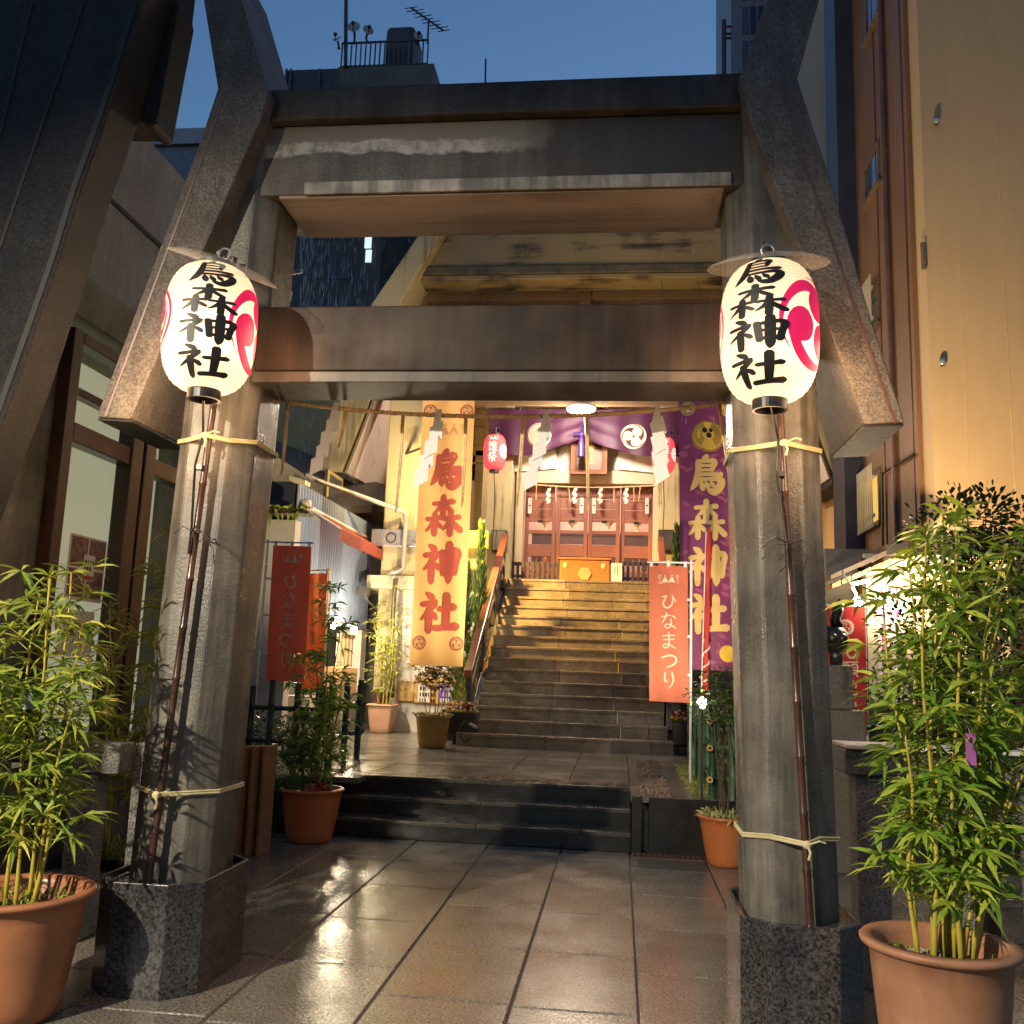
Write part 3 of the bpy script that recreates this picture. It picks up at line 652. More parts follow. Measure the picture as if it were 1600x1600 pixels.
def letters(mb, text, fn, x, y, size, gap=.12, fat=1.0, sx=1.0, mirror=False, h=1.0):
    """write text downwards; fn(u, v, layer) -> point; u right, v up, centred on x, first top at y"""
    lay = 0
    for ch in text:
        for P in GL[ch]:
            L_, R_ = stroke_poly([(p[0], p[1], p[2] * fat) for p in P])
            def mp(q):
                u = (q.x - 50) / 100 * size * sx
                return fn(x + (-u if mirror else u), y - q.y / 100 * size * h, lay)
            A, B_ = [mp(q) for q in L_], [mp(q) for q in R_]
            mb.strip(A, B_) if not mirror else mb.strip(B_, A)
            lay += 1
        y -= size * (h + gap)
    return y
def tomoe(mb, fn, x, y, r, lay0=0, sx=1.0, rot=.5, m=5):
    """three comma swirl: round heads with tails curling along the rim"""
    def P(rr, a, l): return fn(x + r * rr * cos(a) * sx, y + r * rr * sin(a), l)
    for k in range(3):
        a0 = rot + 2 * pi * k / 3; l = lay0 + k; hx, hy = .45 * cos(a0), .45 * sin(a0); n = 20
        ring = lambda q: [fn(x + r * (hx + .37 * q * cos(2 * pi * j / n)) * sx, y + r * (hy + .37 * q * sin(2 * pi * j / n)), l) for j in range(n + 1)]
        Q = [ring(max(.002, j / m)) for j in range(m + 1)]
        for A, B_ in zip(Q, Q[1:]): mb.strip(A, B_)
        E = []; n2 = 26
        for j in range(m + 1):
            row = []
            for i in range(n2 + 1):
                t = i / n2; a = a0 + t * 2.7; s_ = min(1, t / .38); s_ = s_ * s_ * (3 - 2 * s_); ro = .82 + .16 * s_
                ri = .45 + .44 * min(1, t / .72) ** .62; ri = ri + (ro - .004 - ri) * max(0, (t - .72) / .28)
                row.append(P(ri + (ro - ri) * j / m, a, l + .4))
            E.append(row)
        for A, B_ in zip(E, E[1:]): mb.strip(A, B_)
def ringm(mb, fn, x, y, r0, r1, lay=0, n=32, sx=1.0):
    ang = [2 * pi * k / n for k in range(n + 1)]; m = max(1, int((r1 - r0) / .02))
    Q = [[fn(x + (r0 + (r1 - r0) * j / m) * cos(a) * sx, y + (r0 + (r1 - r0) * j / m) * sin(a), lay) for a in ang] for j in range(m + 1)]
    for A, B_ in zip(Q, Q[1:]): mb.strip(A, B_)
m_ink = M('black_ink', (.012, .010, .009), .5, var=.3)
m_gold = M('gold_lettering', (.78, .52, .17), .5, var=.12)

# ------------------------------------------------------------------ paper lanterns
def paper_mat(name, col, es, tcol):
    m = bpy.data.materials.new(name); m.use_nodes = True; nt = m.node_tree; L = nt.links.new; b = nt.nodes['Principled BSDF']
    b.inputs['Base Color'].default_value = rgb(tcol); b.inputs['Roughness'].default_value = .5
    b.inputs['Emission Color'].default_value = rgb(col)
    tc = N(nt, 'ShaderNodeTexCoord'); sp = N(nt, 'ShaderNodeSeparateXYZ'); L(tc.outputs['Object'], sp.inputs[0])
    w = N(nt, 'ShaderNodeMath', operation='MULTIPLY'); L(sp.outputs[2], w.inputs[0]); w.inputs[1].default_value = 2 * pi / .0185
    sn = N(nt, 'ShaderNodeMath', operation='SINE'); L(w.outputs[0], sn.inputs[0])
    mr = N(nt, 'ShaderNodeMapRange'); mr.inputs[1].default_value = -1; mr.inputs[2].default_value = -.1; mr.inputs[3].default_value = es * .5; mr.inputs[4].default_value = es
    L(sn.outputs[0], mr.inputs[0]); L(mr.outputs[0], b.inputs['Emission Strength'])
    tr = N(nt, 'ShaderNodeBsdfTranslucent', i_0=rgb(tcol)); ad = N(nt, 'ShaderNodeMixShader'); ad.inputs[0].default_value = .5
    L(b.outputs[0], ad.inputs[1]); L(tr.outputs[0], ad.inputs[2]); L(ad.outputs[0], nt.nodes['Material Output'].inputs[0])
    return m
m_paper = paper_mat('lit_paper', (1, .79, .57), .66, (.85, .76, .6))
m_pink = EM('lit_pink_ink', (.9, .008, .12), .42, (.8, .02, .1))
m_redpaper = paper_mat('lit_red_paper', (1, .09, .11), 1.5, (.8, .15, .15))
m_clear = clear_mat('clear_plastic', (.8, .72, .6), .24, .12)
def big_lantern(label, c, aim, R, H, hood_tilt, hood_off):
    o = thing('paper_lantern', label, 'paper lantern', c)
    c = Vector(c)
    def prof(z):            # z from 0 (bottom) to H
        t = max(0, min(1, z / H)); k = abs(2 * t - 1)
        return R * (.36 + .64 * max(0, 1 - k ** 3.1) ** .5)
    P = []; K = 66
    for i in range(K + 1):
        z = H * i / K; P.append((prof(z) + (.0030 if i % 2 else -.0026), z))
    MB().lathe(c, P, 48).build('paper_shade', m_paper, o, smooth=True)
    MB().lathe(c + Vector((0, 0, -.045)), [(R * .34, .06), (R * .36, .055), (R * .365, 0), (R * .31, 0), (R * .30, .03), (0, .03)], 32).build('bottom_ring', m_black, o)
    MB().lathe(c + Vector((0, 0, H - .01)), [(R * .36, 0), (R * .365, .04), (R * .31, .04), (R * .3, .01), (0, .01)], 32).build('top_ring', m_black, o)
    def fn(u, v, lay):
        th = aim + u / R; z = H * .5 + v; r = prof(z) + .0038 + .00025 * lay
        return c + Vector((r * sin(th), -r * cos(th), z))
    t = MB(); letters(t, '烏森神社', fn, 0, H * .465, H * .222, .06, 1.36, 1.84); t.build('lettering', m_ink, o)
    e = MB()
    tomoe(e, fn, R * 1.36, -.005, R * 1.0, 0, .92, rad(192), 14); e.build('emblem', m_pink, o)
    e = MB(); ringm(e, fn, -R * 1.55, .01, R * .62, R * .70, 0); tomoe(e, fn, -R * 1.55, .01, R * .55, 1, 1.0, .2, 10); e.build('emblem', m_pink, o)
    # clear plastic rain hood and its hook
    hc = c + Vector((hood_off[0], hood_off[1], H + .03)); mt = Matrix.Rotation(rad(hood_tilt), 4, 'Y') @ Matrix.Rotation(rad(14), 4, 'X')
    hd = MB().lathe((0, 0, 0), [(.01, .035), (.10, .028), (.20, .012), (.262, -.012), (.268, -.022), (.262, -.018)], 40)
    hd.v = [hc + mt @ Vector(v) for v in hd.v]; hd.build('rain_hood', m_clear, o, smooth=True)
    hk = [hc + Vector((.028 * sin(a), 0, .055 - .028 * cos(a))) for a in [k * .5 for k in range(12)]]
    MB().tube([c + Vector((0, 0, H + .02)), hc + Vector((0, 0, .04))] + hk, .005, 6).build('hook', m_steel, o)
    MB().ball(c + Vector((R * .28, -.02, H * .40)), .028).build('bulb', EM('lantern_bulb', (1, .8, .5), 25), o, smooth=True)
    lamp('lantern_light', c + Vector((R * .28, -R * .35, H * .40)), (1, .74, .46), 2.4, .035, o)
    s_ = 1 if c.x < XC else -1
    for dx, dy, dz, w in ((.28 * s_, .10, .24, 6), (.06 * s_, .14, -.16, 5), (-.30 * s_, .05, .16, 6), (-.36 * s_, -.04, -.16, 15)):
        lamp('lantern_fill', c + Vector((dx, dy, dz)), (1, .60, .30), w, .17, o)  # added bare lights outside the paper, brightening pillar and tie beam
    return o
LL = big_lantern('lit white paper lantern with black lettering on the left torii pillar', (-1.955, 4.10, 2.725), .36, .211, .605, 20, (.03, .02))
LR = big_lantern('lit white paper lantern with black lettering on the right torii pillar', (.632, 4.10, 2.685), -.42, .209, .62, -2, (.0, .02))
def lantern_pole(label, X, x_top, x_bot, yb, cable):
    o = thing('lantern_pole', label, 'pole', (x_bot, yb, .46))
    A = Vector((x_bot, yb, .456)); B_ = Vector((x_top, 4.345, 3.5)); n = 13
    P, R_ = [], []
    for i in range(n + 1):
        p = A + (B_ - A) * (i / n)
        d = (B_ - A) / n
        for t, r in ((-.05, .0165), (-.012, .0195), (.012, .0195), (.05, .0165)):
            if (i == 0 and t < 0) or (i == n and t > 0): continue
            P.append(p + d * t); R_.append(r)
    MB().tube(P, R_, 12).build('bamboo', M('dark_copper_bamboo', (.085, .036, .024), .28, col2=(.028, .014, .011), scale=6, bump=.05, rvar=.08), o, smooth=True)
    arm = Vector((X, 4.12, 3.42)); MB().tube([B_ - Vector((0, 0, .05)), arm], .012).build('arm', m_iron, o)
    k = lambda t: A + (B_ - A) * t
    MB().tube([Vector((X, 4.1, 2.68)), k(.70) + Vector((-.02, -.03, -.02)), k(.66) + Vector((-.035, -.04, -.05)), k(.61) + Vector((-.03, -.03, 0)), k(.54) + Vector((-.012, -.03, 0)), k(.50) + Vector((-.01, -.028, 0))], .006, 6).build('cable', m_black, o)
    MB().obox(k(.64) + Vector((-.018, -.02, 0)), (.018, 0, 0), (0, .02, 0), (0, 0, .012)).build('clamp', m_iron, o)
    rg = random.Random(int(X * 100)); tw = MB(); q = k(.535)
    for j in range(6):
        a = rg.uniform(-1.2, 1.2); e = q + Vector((.12 * a, -.05, rg.uniform(-.10, .03)))
        tw.tube([q + Vector((0, -.03, 0)), (q + e) / 2 + Vector((0, -.03, .03)), e], .0025, 4)
    tw.build('wire_tie', m_iron, o)
    return o
def tie_rope(label, sg, z, x):
    cx = XC + sg * (1.44 - .0275 * (z - .5)); o = MB()
    for d in (0, .011):
        P = [(a[0], a[1], z + d + .008 * sin(a[0] * 30)) for a in octa(cx - .208, cx + .208, 4.392, 4.888, .1, 0)]
        P = [Vector(p) for p in P]; P = P[:1] + [Vector((x, 4.30, z + d - .004))] + P[1:]
        o.tube(P + [P[0]], .0065, 6)
    o.ball((x, 4.297, z), .02, .014, .018).tube([(x, 4.29, z), (x + .012, 4.285, z - .03), (x + .005, 4.29, z - .06)], .006, 6)
    o.tube([(x, 4.29, z), (x + .05, 4.285, z + .02), (x + .075, 4.29, z + .012)], .004, 6)
    return one(o, 'tie_rope', M('pale_nylon_rope', (.50, .45, .25), .5, var=.2), label, 'rope', 'ropes tied round the torii pillars')
lantern_pole('dark bamboo pole tied to the left torii pillar below its lantern', -1.955, -1.98, -2.12, 4.33, 1)
lantern_pole('dark bamboo pole tied to the right torii pillar below its lantern', .632, .68, .815, 4.33, 1)
tie_rope('pale rope tied round the left torii pillar just under its lantern', -1, 2.56, -2.025)
tie_rope('pale rope tied round the left torii pillar low down above the plinth', -1, .86, -2.105)
tie_rope('pale rope tied round the right torii pillar just under its lantern', 1, 2.545, .725)
tie_rope('pale rope tied round the right torii pillar low down above the plinth', 1, .80, .80)

# ------------------------------------------------------------------ straw rope with paper streamers
m_straw = M('straw', (.74, .53, .29), .7, var=.3, scale=20)
rp = thing('straw_rope', 'twisted straw rope strung across the torii below the tie beam', 'rope', (-.67, 4.93, 2.6))
ends = [at(425, 622, 4.93), at(1141, 626, 4.93)]; sag = at(800, 651, 4.93).z
def rope(t):
    p = ends[0] + (ends[1] - ends[0]) * t; s = 4 * t * (1 - t); zmid = (ends[0].z + ends[1].z) / 2
    return Vector((p.x, 4.93, p.z - (zmid - sag) * s ** .8))
r_ = MB()
for ph in (0, pi):
    P = []
    for i in range(361):
        t = i / 360; p = rope(t); a = t * 2 * pi * 56 + ph; P.append(p + Vector((0, cos(a), sin(a))) * .0065)
    r_.tube(P, .0075, 5)
r_.build('twisted_cord', m_straw, rp, smooth=True)
for px, L_, dx in ((448, .42, 0), (541, .22, -.03), (630, .55, -.01), (728, .50, 0), (818, .50, -.02), (916, .52, .02), (1026, .52, .02), (1122, .50, .07)):
    t = (at(px, 630, 4.93).x - ends[0].x) / (ends[1].x - ends[0].x); p = rope(t)
    s = MB(); s.tube([p + Vector((0, 0, .01)), p + Vector((dx * .5, .004, -L_ * .5)), p + Vector((dx, 0, -L_))], [.007, .0065, .004], 6).tube([p + Vector((.008, 0, .01)), p + Vector((dx * .5 + .01, .004, -L_ * .5)), p + Vector((dx + .008, 0, -L_ * .97))], [.006, .005, .003], 6)
    s.build('straw_tassel', m_straw, rp, smooth=True)
m_shide = M('folded_white_paper', (.86, .88, .90), .6, var=.05, trans=.35)
def shide(label, px, steps, lean, yaw, size):
    t = (at(px, 630, 4.93).x - ends[0].x) / (ends[1].x - ends[0].x); p = rope(t)
    m = MB(); w, h = .070 * size, .098 * size; ux = Vector((cos(yaw), sin(yaw), 0)); q = Vector((p.x, 4.915, p.z + .03))
    # neck
    a, b = q, q + Vector((-.01, -.01, -.10)); 
    m.ext([a - ux * .013, a + ux * .013, b + ux * .022, b - ux * .022], (0, .0012, 0))
    q = b + Vector((0, 0, .015))
    for k in range(steps):
        y = -.008 * (k % 2); sl = lean * h
        a = q + Vector((0, y, 0)); dn = Vector((sl, -.012, -h)); sk = Vector((0, 0, .30 * w))
        m.ext([a - ux * w * .5 - sk, a + ux * w * .5 + sk, a + ux * w * .5 + sk + dn, a - ux * w * .5 - sk + dn], (0, .0012, 0))
        q = q + dn + ux * (-w * .27) + Vector((0, 0, h * .16))
    return one(m, 'paper_streamer', m_shide, label, 'paper streamer', 'paper streamers on the straw rope')
shide('zigzag white paper streamer nearest the left torii pillar, hanging over the dark roofs', 527, 4, .0, .3, .95)
shide('zigzag white paper streamer hanging in front of the orange banner', 688, 4, .0, .15, 1.0)
shide('zigzag white paper streamer in front of the left crest of the purple curtain', 855, 4, .0, .1, 1.02)
shide('zigzag white paper streamer in front of the right small red lantern', 1028, 4, .24, -.2, .98)

# ------------------------------------------------------------------ banners
def cloth_fn(x0, x1, z0, z1, Y, amp, ph, lean=0.0):
    def f(u, v, off=0.0):      # u 0..1, v 0..1 from bottom
        w = amp * (sin(u * 5.2 + ph + v * 1.6) * (.35 + .65 * (1 - v)) + .4 * sin(u * 11 + v * 5 + ph))
        return Vector((x0 + (x1 - x0) * u + lean * (1 - v), Y + w - off, z0 + (z1 - z0) * v))
    return f
def cloth(name, f, mat, par, nu=24, nv=60, th=.0015):
    m = MB()
    for s_ in (0, 1):
        vs = [f(i / nu, j / nv, -th * s_) for j in range(nv + 1) for i in range(nu + 1)]
        fs = [(j * (nu + 1) + i, j * (nu + 1) + i + 1, (j + 1) * (nu + 1) + i + 1, (j + 1) * (nu + 1) + i) for j in range(nv) for i in range(nu)]
        m.add(vs, fs if s_ == 0 else [q[::-1] for q in fs])
    return m.build(name, mat, par, smooth=True)
m_orange = M('orange_banner_cloth', (.90, .66, .30), .7, col2=(.85, .58, .24), scale=1.5, trans=.45)
m_orred = M('red_brown_print', (.42, .075, .045), .7, var=.15)
m_purple = M('purple_banner_cloth', (.27, .045, .15), .6, col2=(.21, .034, .12), scale=2, trans=.12)
m_mauve = M('mauve_pattern', (.37, .085, .17), .6, var=.2)
m_pole = M('white_pole', (.7, .68, .64), .4, var=.1)
m_indigo = M('indigo_print', (.05, .04, .16), .6)
m_orprint = M('orange_print', (.75, .20, .04), .6)
# the tall orange banner on its pole
x0, x1, z0, z1, YB = -2.44, -1.80, 1.48, 4.76, 11.0
ob = thing('shrine_banner', 'tall orange banner with dark red lettering beside the stone stairs', 'banner', (-2.12, YB, ZP), 'tall banners flanking the stairs')
f = cloth_fn(x0, x1, z0, z1, YB, .032, .4)
cloth('cloth', f, m_orange, ob)
WB, HB = x1 - x0, z1 - z0
g = lambda u, v, lay: f(u / WB + .5, v / HB + .5, .003 + .0003 * lay)
t = MB(); letters(t, '烏森神社', g, 0, .92, .46, .24, 1.75, .95); t.build('lettering', m_orred, ob)
def mountains(mb, fn, x, y, s, lay=0):
    for dx, k in ((-.34, 1), (.34, 1.12)):
        mb.add([fn(x + (dx + a) * s, y + b * s, lay) for a, b in ((-.34, 0), (.34, 0), (.17, .36 * k), (.06, .5 * k), (-.06, .5 * k), (-.17, .36 * k))], [(0, 1, 2, 3, 4, 5)])
        ringm(mb, fn, x + dx * s, y + (.64 * k) * s, .02 * s, .09 * s, lay + 1, 10)
    for dx in (-.88, .88):
        mb.strip([fn(x + dx * s, y, lay), fn(x + dx * s, y + .5 * s, lay)], [fn(x + (dx + .05) * s, y, lay), fn(x + (dx + .05) * s, y + .5 * s, lay)])
        ringm(mb, fn, x + dx * s, y + .62 * s, .10 * s, .17 * s, lay + 1, 12)
    mb.strip([fn(x - s, y - .10 * s, lay), fn(x + s, y - .10 * s, lay)], [fn(x - s, y - .03 * s, lay), fn(x + s, y - .03 * s, lay)])
pm = MB(); mountains(pm, g, .03, 1.12, .17); pm.build('printed_motif', M('faint_orange_print', (.60, .27, .10), .7), ob)
for (u, v) in ((-.22, 1.42), (.23, 1.42), (-.22, -1.38), (.23, -1.38)):
    e = MB(); ringm(e, g, u, v, 0.0005, .082, 0, 28); e.build('emblem', m_orred, ob)
    e = MB(); tomoe(e, g, u, v, .068, 4); e.build('emblem_swirl', m_orange, ob)
MB().tube([(x0 - .06, YB + .02, z1 + .005), (x1 + .08, YB + .02, z1 + .005)], .014).build('crossbar', m_iron, ob)
for x in (x0, x1): MB().tube([(x, YB + .02, z1), (x, 15.18, 8.0)], .005, 5).build('hanging_cord', m_iron, ob)
# the tall purple banner behind the right pillar
x0, x1, z0, z1, YB = .585, 1.155, 1.535, 4.42, 10.0
pb = thing('shrine_banner', 'tall purple banner with gold lettering behind the right torii pillar', 'banner', (.87, YB, ZP), 'tall banners flanking the stairs')
f2 = cloth_fn(x0, x1, z0, z1, YB, .032, 2.1, .04)
cloth('cloth', f2, m_purple, pb)
WB2, HB2 = x1 - x0, z1 - z0
g2 = lambda u, v, lay: f2(u / WB2 + .5, v / HB2 + .5, .003 + .0003 * lay)
rg = random.Random(5); t = MB()
for k in range(64):
    u, v = rg.uniform(-.26, .26), rg.uniform(-1.4, 1.4); a = rg.choice((.4, 2.6)); s = .05
    t.add([g2(u + s * (cos(a) * p - sin(a) * q), v + s * (sin(a) * p + cos(a) * q), k % 7 - 5) for p, q in ((-1, 0), (-.3, -.5), (.9, -.25), (1.0, .2), (.1, .45))], [(0, 1, 2, 3, 4)])
t.build('leaf_pattern', m_mauve, pb)
t = MB(); letters(t, '烏森神社', g2, -.01, .80, .40, .22, 1.6, .98); t.build('lettering', m_gold, pb)
e = MB(); ringm(e, g2, .02, 1.02, .0005, .17, 8, 36); e.build('crest', M('gold_crest', (.72, .45, .06), .5), pb)
e = MB(); ringm(e, g2, .02, 1.02, .156, .163, 18, 36)
for k in range(15):
    for sg in (-1, 1):
        a = pi / 2 + sg * (.40 + k * .15); e.strip([g2(.02 + .065 * cos(a), 1.05 + .06 * sin(a), 18), g2(.02 + .145 * cos(a), 1.03 + .14 * sin(a), 18)], [g2(.02 + .065 * cos(a + .05), 1.05 + .06 * sin(a + .05), 18), g2(.02 + .145 * cos(a + .055), 1.03 + .14 * sin(a + .055), 18)])
for dx, dy, r in ((-.035, .05, .028), (.03, .055, .022), (0.01, .0, .030)): ringm(e, g2, .02 + dx, 1.03 + dy, .0005, r, 20, 16)
e.build('crest_drawing', m_ink, pb)
for u, mt in ((-.19, m_indigo), (.21, m_orprint)):
    e = MB(); ringm(e, g2, u, 1.32, .0005, .066, 8, 24); e.build('emblem', mt, pb)
    e = MB(); ringm(e, g2, u, 1.32, .066, .075, 10, 24); tomoe(e, g2, u, 1.32, .055, 14); e.build('emblem_swirl', m_gold, pb)
e = MB(); ringm(e, g2, .19, -1.27, .0005, .085, 10, 28); e.build('sun_disc', M('yellow_disc', (.85, .55, .04), .5), pb)
MB().tube([(x0 - .06, YB + .02, z1 + .005), (x1 + .08, YB + .02, z1 + .005)], .014).build('crossbar', m_iron, pb)
for x in (x0, x1): MB().tube([(x, YB + .02, z1), (x, 15.18, 8.0)], .005, 5).build('hanging_cord', m_iron, pb)
# red and white wound pole with a white cord in front of the purple banner
rw = thing('wrapped_pole', 'thin pole wrapped in red and white cloth in front of the purple banner', 'pole', (.86, 9.7, ZP))
A, B_ = Vector((.83, 9.7, ZP)), at(1108, 824, 9.7)
pr_ = [A + (B_ - A) * (k / 12) for k in range(13)]
MB().tube(pr_, [.02 + .006 * (k % 3) for k in range(12)] + [.012], 8).build('red_cloth', M('red_cloth', (.50, .03, .02), .6), rw)
P = []
for k in range(150): 
    t_ = k / 149; a = t_ * 60; P.append(A + (B_ - A) * t_ * .55 + Vector((cos(a), sin(a), 0)) * .03)
MB().tube(P, .008, 5).build('white_cord', m_white, rw)
MB().tube([(A + (B_ - A) * .0) + Vector((-.045, 0, 0)), B_ + Vector((-.03, 0, -.05))], .007, 6).build('rod', m_pole, rw)
# hina festival flags
m_coral = M('coral_flag_cloth', (.66, .19, .10), .7, col2=(.60, .165, .085), scale=2, trans=.25)
m_coral2 = M('red_orange_flag_cloth', (.80, .25, .135), .7, col2=(.74, .21, .11), scale=2, trans=.35)
m_orflag = M('orange_flag_cloth', (.86, .36, .11), .7, col2=(.80, .30, .09), scale=2, trans=.35)
m_cream = M('cream_print', (.66, .52, .38), .7, var=.08)
m_creamd = M('dull_cream_print', (.72, .52, .36), .7, var=.08)
def flag(label, P, Y, mat, ink, pole_x, mirror, yaw, foot, polemat, amp=.01, ph=0.0, scale=1):
    (xa, za), (xb, zb) = P
    o = thing('festival_flag', label, 'flag', (pole_x, Y, foot), 'red festival flags on poles')
    f0 = cloth_fn(xa, xb, zb, za, Y, amp, ph, .02)
    def f(u, v, off=0.0):
        p = f0(u, v, off); d = p - Vector((pole_x, Y, 0)); c, s = cos(yaw), sin(yaw)
        return Vector((pole_x + d.x * c - d.y * s, Y + d.x * s + d.y * c, p.z))
    cloth('cloth', f, mat, o, 16, 40)
    w, h = xb - xa, za - zb; g = lambda u, v, lay: f(u / w + .5, v / h + .5, .003 + .0003 * lay)
    t = MB(); letters(t, 'ひなまつり', g, 0, h * .30, h * .125, .16, .85, 1, mirror); t.build('lettering', ink, o)
    t = MB(); mountains(t, g, 0, h * .375, w * .26); t.build('printed_motif', ink, o)
    MB().tube([(pole_x, Y, foot), (pole_x, Y, za + .06)], .013, 8).build('pole', polemat, o)
    a, b = f(0, 1), f(1, 1); up = Vector((0, 0, .035)); e = a if abs(a.x - pole_x) > abs(b.x - pole_x) else b
    q = Vector((pole_x, Y, e.z)); 
    MB().tube([q + up - (e - q) * .06, e + up + (e - q) * .05], .009, 6).build('crossbar', polemat, o)
    lp = MB()
    for u in (.06, .5, .94):
        p = f(u, 1); lp.box(p.x - .015, p.x + .015, p.y - .003, p.y + .003, p.z - .01, p.z + .05)
    for v in (.75, .48, .2):
        p = f(1 if pole_x > xa + w / 2 else 0, v); lp.box(min(p.x, pole_x) - .01, max(p.x, pole_x) + .01, p.y - .012, p.y - .008, p.z - .012, p.z + .012)
    lp.build('tie_loop', m_pole, o)
    return o
flag('coral festival flag with pale lettering on a white pole in front of the stairs', ((.275, 2.545), (.655, 1.215)), 9.5, m_coral, m_cream, .69, False, .0, ZP, m_pole, .02, .3)
p = [at(424, 852, 9.6), at(484, 858, 9.6), at(420, 1064, 9.6)]
flag('red flag with mirrored lettering on a steel pole by the left torii pillar', ((p[0].x + .02, p[0].z), (p[1].x + .01, p[2].z)), 9.6, m_coral2, m_creamd, p[0].x - .04, True, .05, ZP, m_steel, .014, 1.2)
p = [at(481, 905, 11.0), at(515, 895, 11.0), at(478, 1078, 11.0)]
flag('bright orange flag half hidden behind the slender bamboo pot at left', ((p[0].x - .12, p[1].z), (p[1].x - .03, p[2].z)), 11.0, m_orflag, M('orange_yellow_print', (.70, .32, .08), .7), p[1].x + .0, True, -.5, ZP, M('yellow_pole', (.7, .45, .12), .5), .014, 2.2)
# ------------------------------------------------------------------ the shrine at the top of the stairs
XS = -.67
H = thing('shrine_hall', 'board marked concrete shrine hall with leaning wings at the top of the stairs', 'shrine', (XS, 17.5, ZL))
YD = 17.4
dx0, dx1 = at(817, 830, YD).x, at(1020, 830, YD).x; zd = at(915, 757, YD).z
m_ceil = M('eave_ceiling', (.36, .28, .18), .7)
# facade wall round the doors: frame, lintel board, white cloth panels, pillars
MB().box(dx0 - .12, dx0, YD - .1, YD + .3, ZL, zd + .25).box(dx1, dx1 + .12, YD - .1, YD + .3, ZL, zd + .25).box(dx0, dx1, YD - .1, YD + .3, zd, zd + .25).build('door_frame', m_beige, H, bevel=.01)
zc = at(912, 640, YD - .5).z
MB().box(dx0 - .12, dx1 + .12, YD + .02, YD + .3, zd + .25, zc + .2).build('upper_wall', m_panel, H)
wp = MB()
a, b = at(808, 757, YD - .14), at(882, 700, YD - .14)
for sg in (-1, 1):
    xo, xi = XS + sg * 1.42, XS + sg * .52
    wp = MB(); wp.ext([(xo, YD - .16, zd + .19), (xi, YD - .16, zd + .27), (xi - sg * -.0, YD - .16, zd + .27), (xi + sg * .14, YD - .16, zd + .95), (xo, YD - .16, zd + .95)][:2] + [(xi + sg * .14, YD - .16, zd + .95), (xo, YD - .16, zd + .95)], (0, .02, 0))
    wp.build('white_cloth_panel', m_white, H)
for sg in (-1, 1):
    x0, x1 = sorted((XS + sg * 1.34, XS + sg * 1.90))
    MB().box(x0, x1, YD - .45, YD + .4, ZL, zc + .5).build('pillar', m_shr, H, bevel=.015)
    x0, x1 = sorted((XS + sg * 1.93, XS + sg * 6.5))
    MB().box(x0, x1, YD + .35, YD + .6, ZL - .2, zc + .8).build('side_wall', M('yellowish_boards', (.50, .37, .17), .6, col2=(.42, .30, .13), scale=2), H)
    x0, x1 = sorted((XS + sg * 2.0, XS + sg * 2.9)); bd = MB()
    for k in range(5): bd.box(x0, x1, YD + .30, YD + .345, zd + .1 + k * .36, zd + .1 + k * .36 + .345)
    bd.build('boarding', M('ochre_boards', (.46, .33, .15), .5, island=.2), H, bevel=.006)
    x0, x1 = sorted((XS + sg * 2.12, XS + sg * 2.48)); wn_ = MB()
    wn_.box(x0, x1, YD + .31, YD + .35, ZL + .75, ZL + .85).box(x0, x1, YD + .31, YD + .35, zd - .05, zd + .05).box(x0, x0 + .06, YD + .31, YD + .35, ZL + .85, zd - .05).box(x1 - .06, x1, YD + .31, YD + .35, ZL + .85, zd - .05).box(x0, x1, YD + .32, YD + .34, ZL + 1.35, ZL + 1.42)
    wo2 = wn_.build('window', M('ochre_frame', (.55, .40, .16), .5), H)
    MB().box(x0 + .06, x1 - .06, YD + .335, YD + .345, ZL + .85, zd - .05).build('pane', M('warm_glass', (.42, .17, .09), .2, var=.5, scale=6), wo2)
# upper beams of the eave seen through the torii
ya = 15.2
zt = at(900, 340, ya).z; zb = at(900, 415, ya).z; zb2 = at(900, 436, ya).z
xl, xr = at(648, 420, ya).x, XS + (XS - at(648, 420, ya).x)
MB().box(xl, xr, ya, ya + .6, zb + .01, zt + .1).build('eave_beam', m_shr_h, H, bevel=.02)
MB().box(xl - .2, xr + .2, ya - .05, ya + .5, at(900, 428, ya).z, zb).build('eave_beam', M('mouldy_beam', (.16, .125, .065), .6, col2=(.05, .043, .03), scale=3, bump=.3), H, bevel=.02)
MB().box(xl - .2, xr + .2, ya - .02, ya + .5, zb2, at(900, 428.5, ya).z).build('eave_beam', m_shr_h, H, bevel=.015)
yk = 15.8
zk0, zk1 = at(900, 468, yk).z, at(900, 443, yk).z
m_bbm = M('brown_beam', (.19, .125, .075), .5, col2=(.14, .09, .055))
MB().box(xl - .1, xr + .3, yk, yk + .3, zk0, zk1).build('tie_board', m_bbm, H, bevel=.008)
for px in (915, 660, 1150):
    p = at(px, 430, yk - .05); MB().box(p.x - .1, p.x + .1, yk - .04, yk + .35, zk0 - .7, zb2 + .4).build('strut', m_bbm, H, bevel=.008)
yp = 16.6
z1_, z0_ = at(900, 431, yp).z, at(900, 441, yp).z
for x0, x1 in ((689, 774), (812, 905), (945, 1028), (1068, 1130)):
    a, b = at(x0, 436, yp), at(x1, 436, yp); MB().box(a.x, b.x, yp, yp + .05, z0_ - .05, z1_ + .3).build('lit_slot_board', M('painted_amber_light', (.75, .50, .12), .5), H)  # amber colour of the slot boards stands in for light in the eave
    a, b = at(x0 + 18, 470, yp), at(x1 - 2, 470, yp); MB().box(a.x, b.x, yp - .1, yp - .06, at(900, 476, yp).z - .4, at(900, 466, yp).z + .1).build('white_slot_panel', m_panel, H)
MB().box(-5, 4, 17.9, 18.2, zc + .4, at(900, 345, 17.9).z).build('gable_wall', m_conc_dark, H)
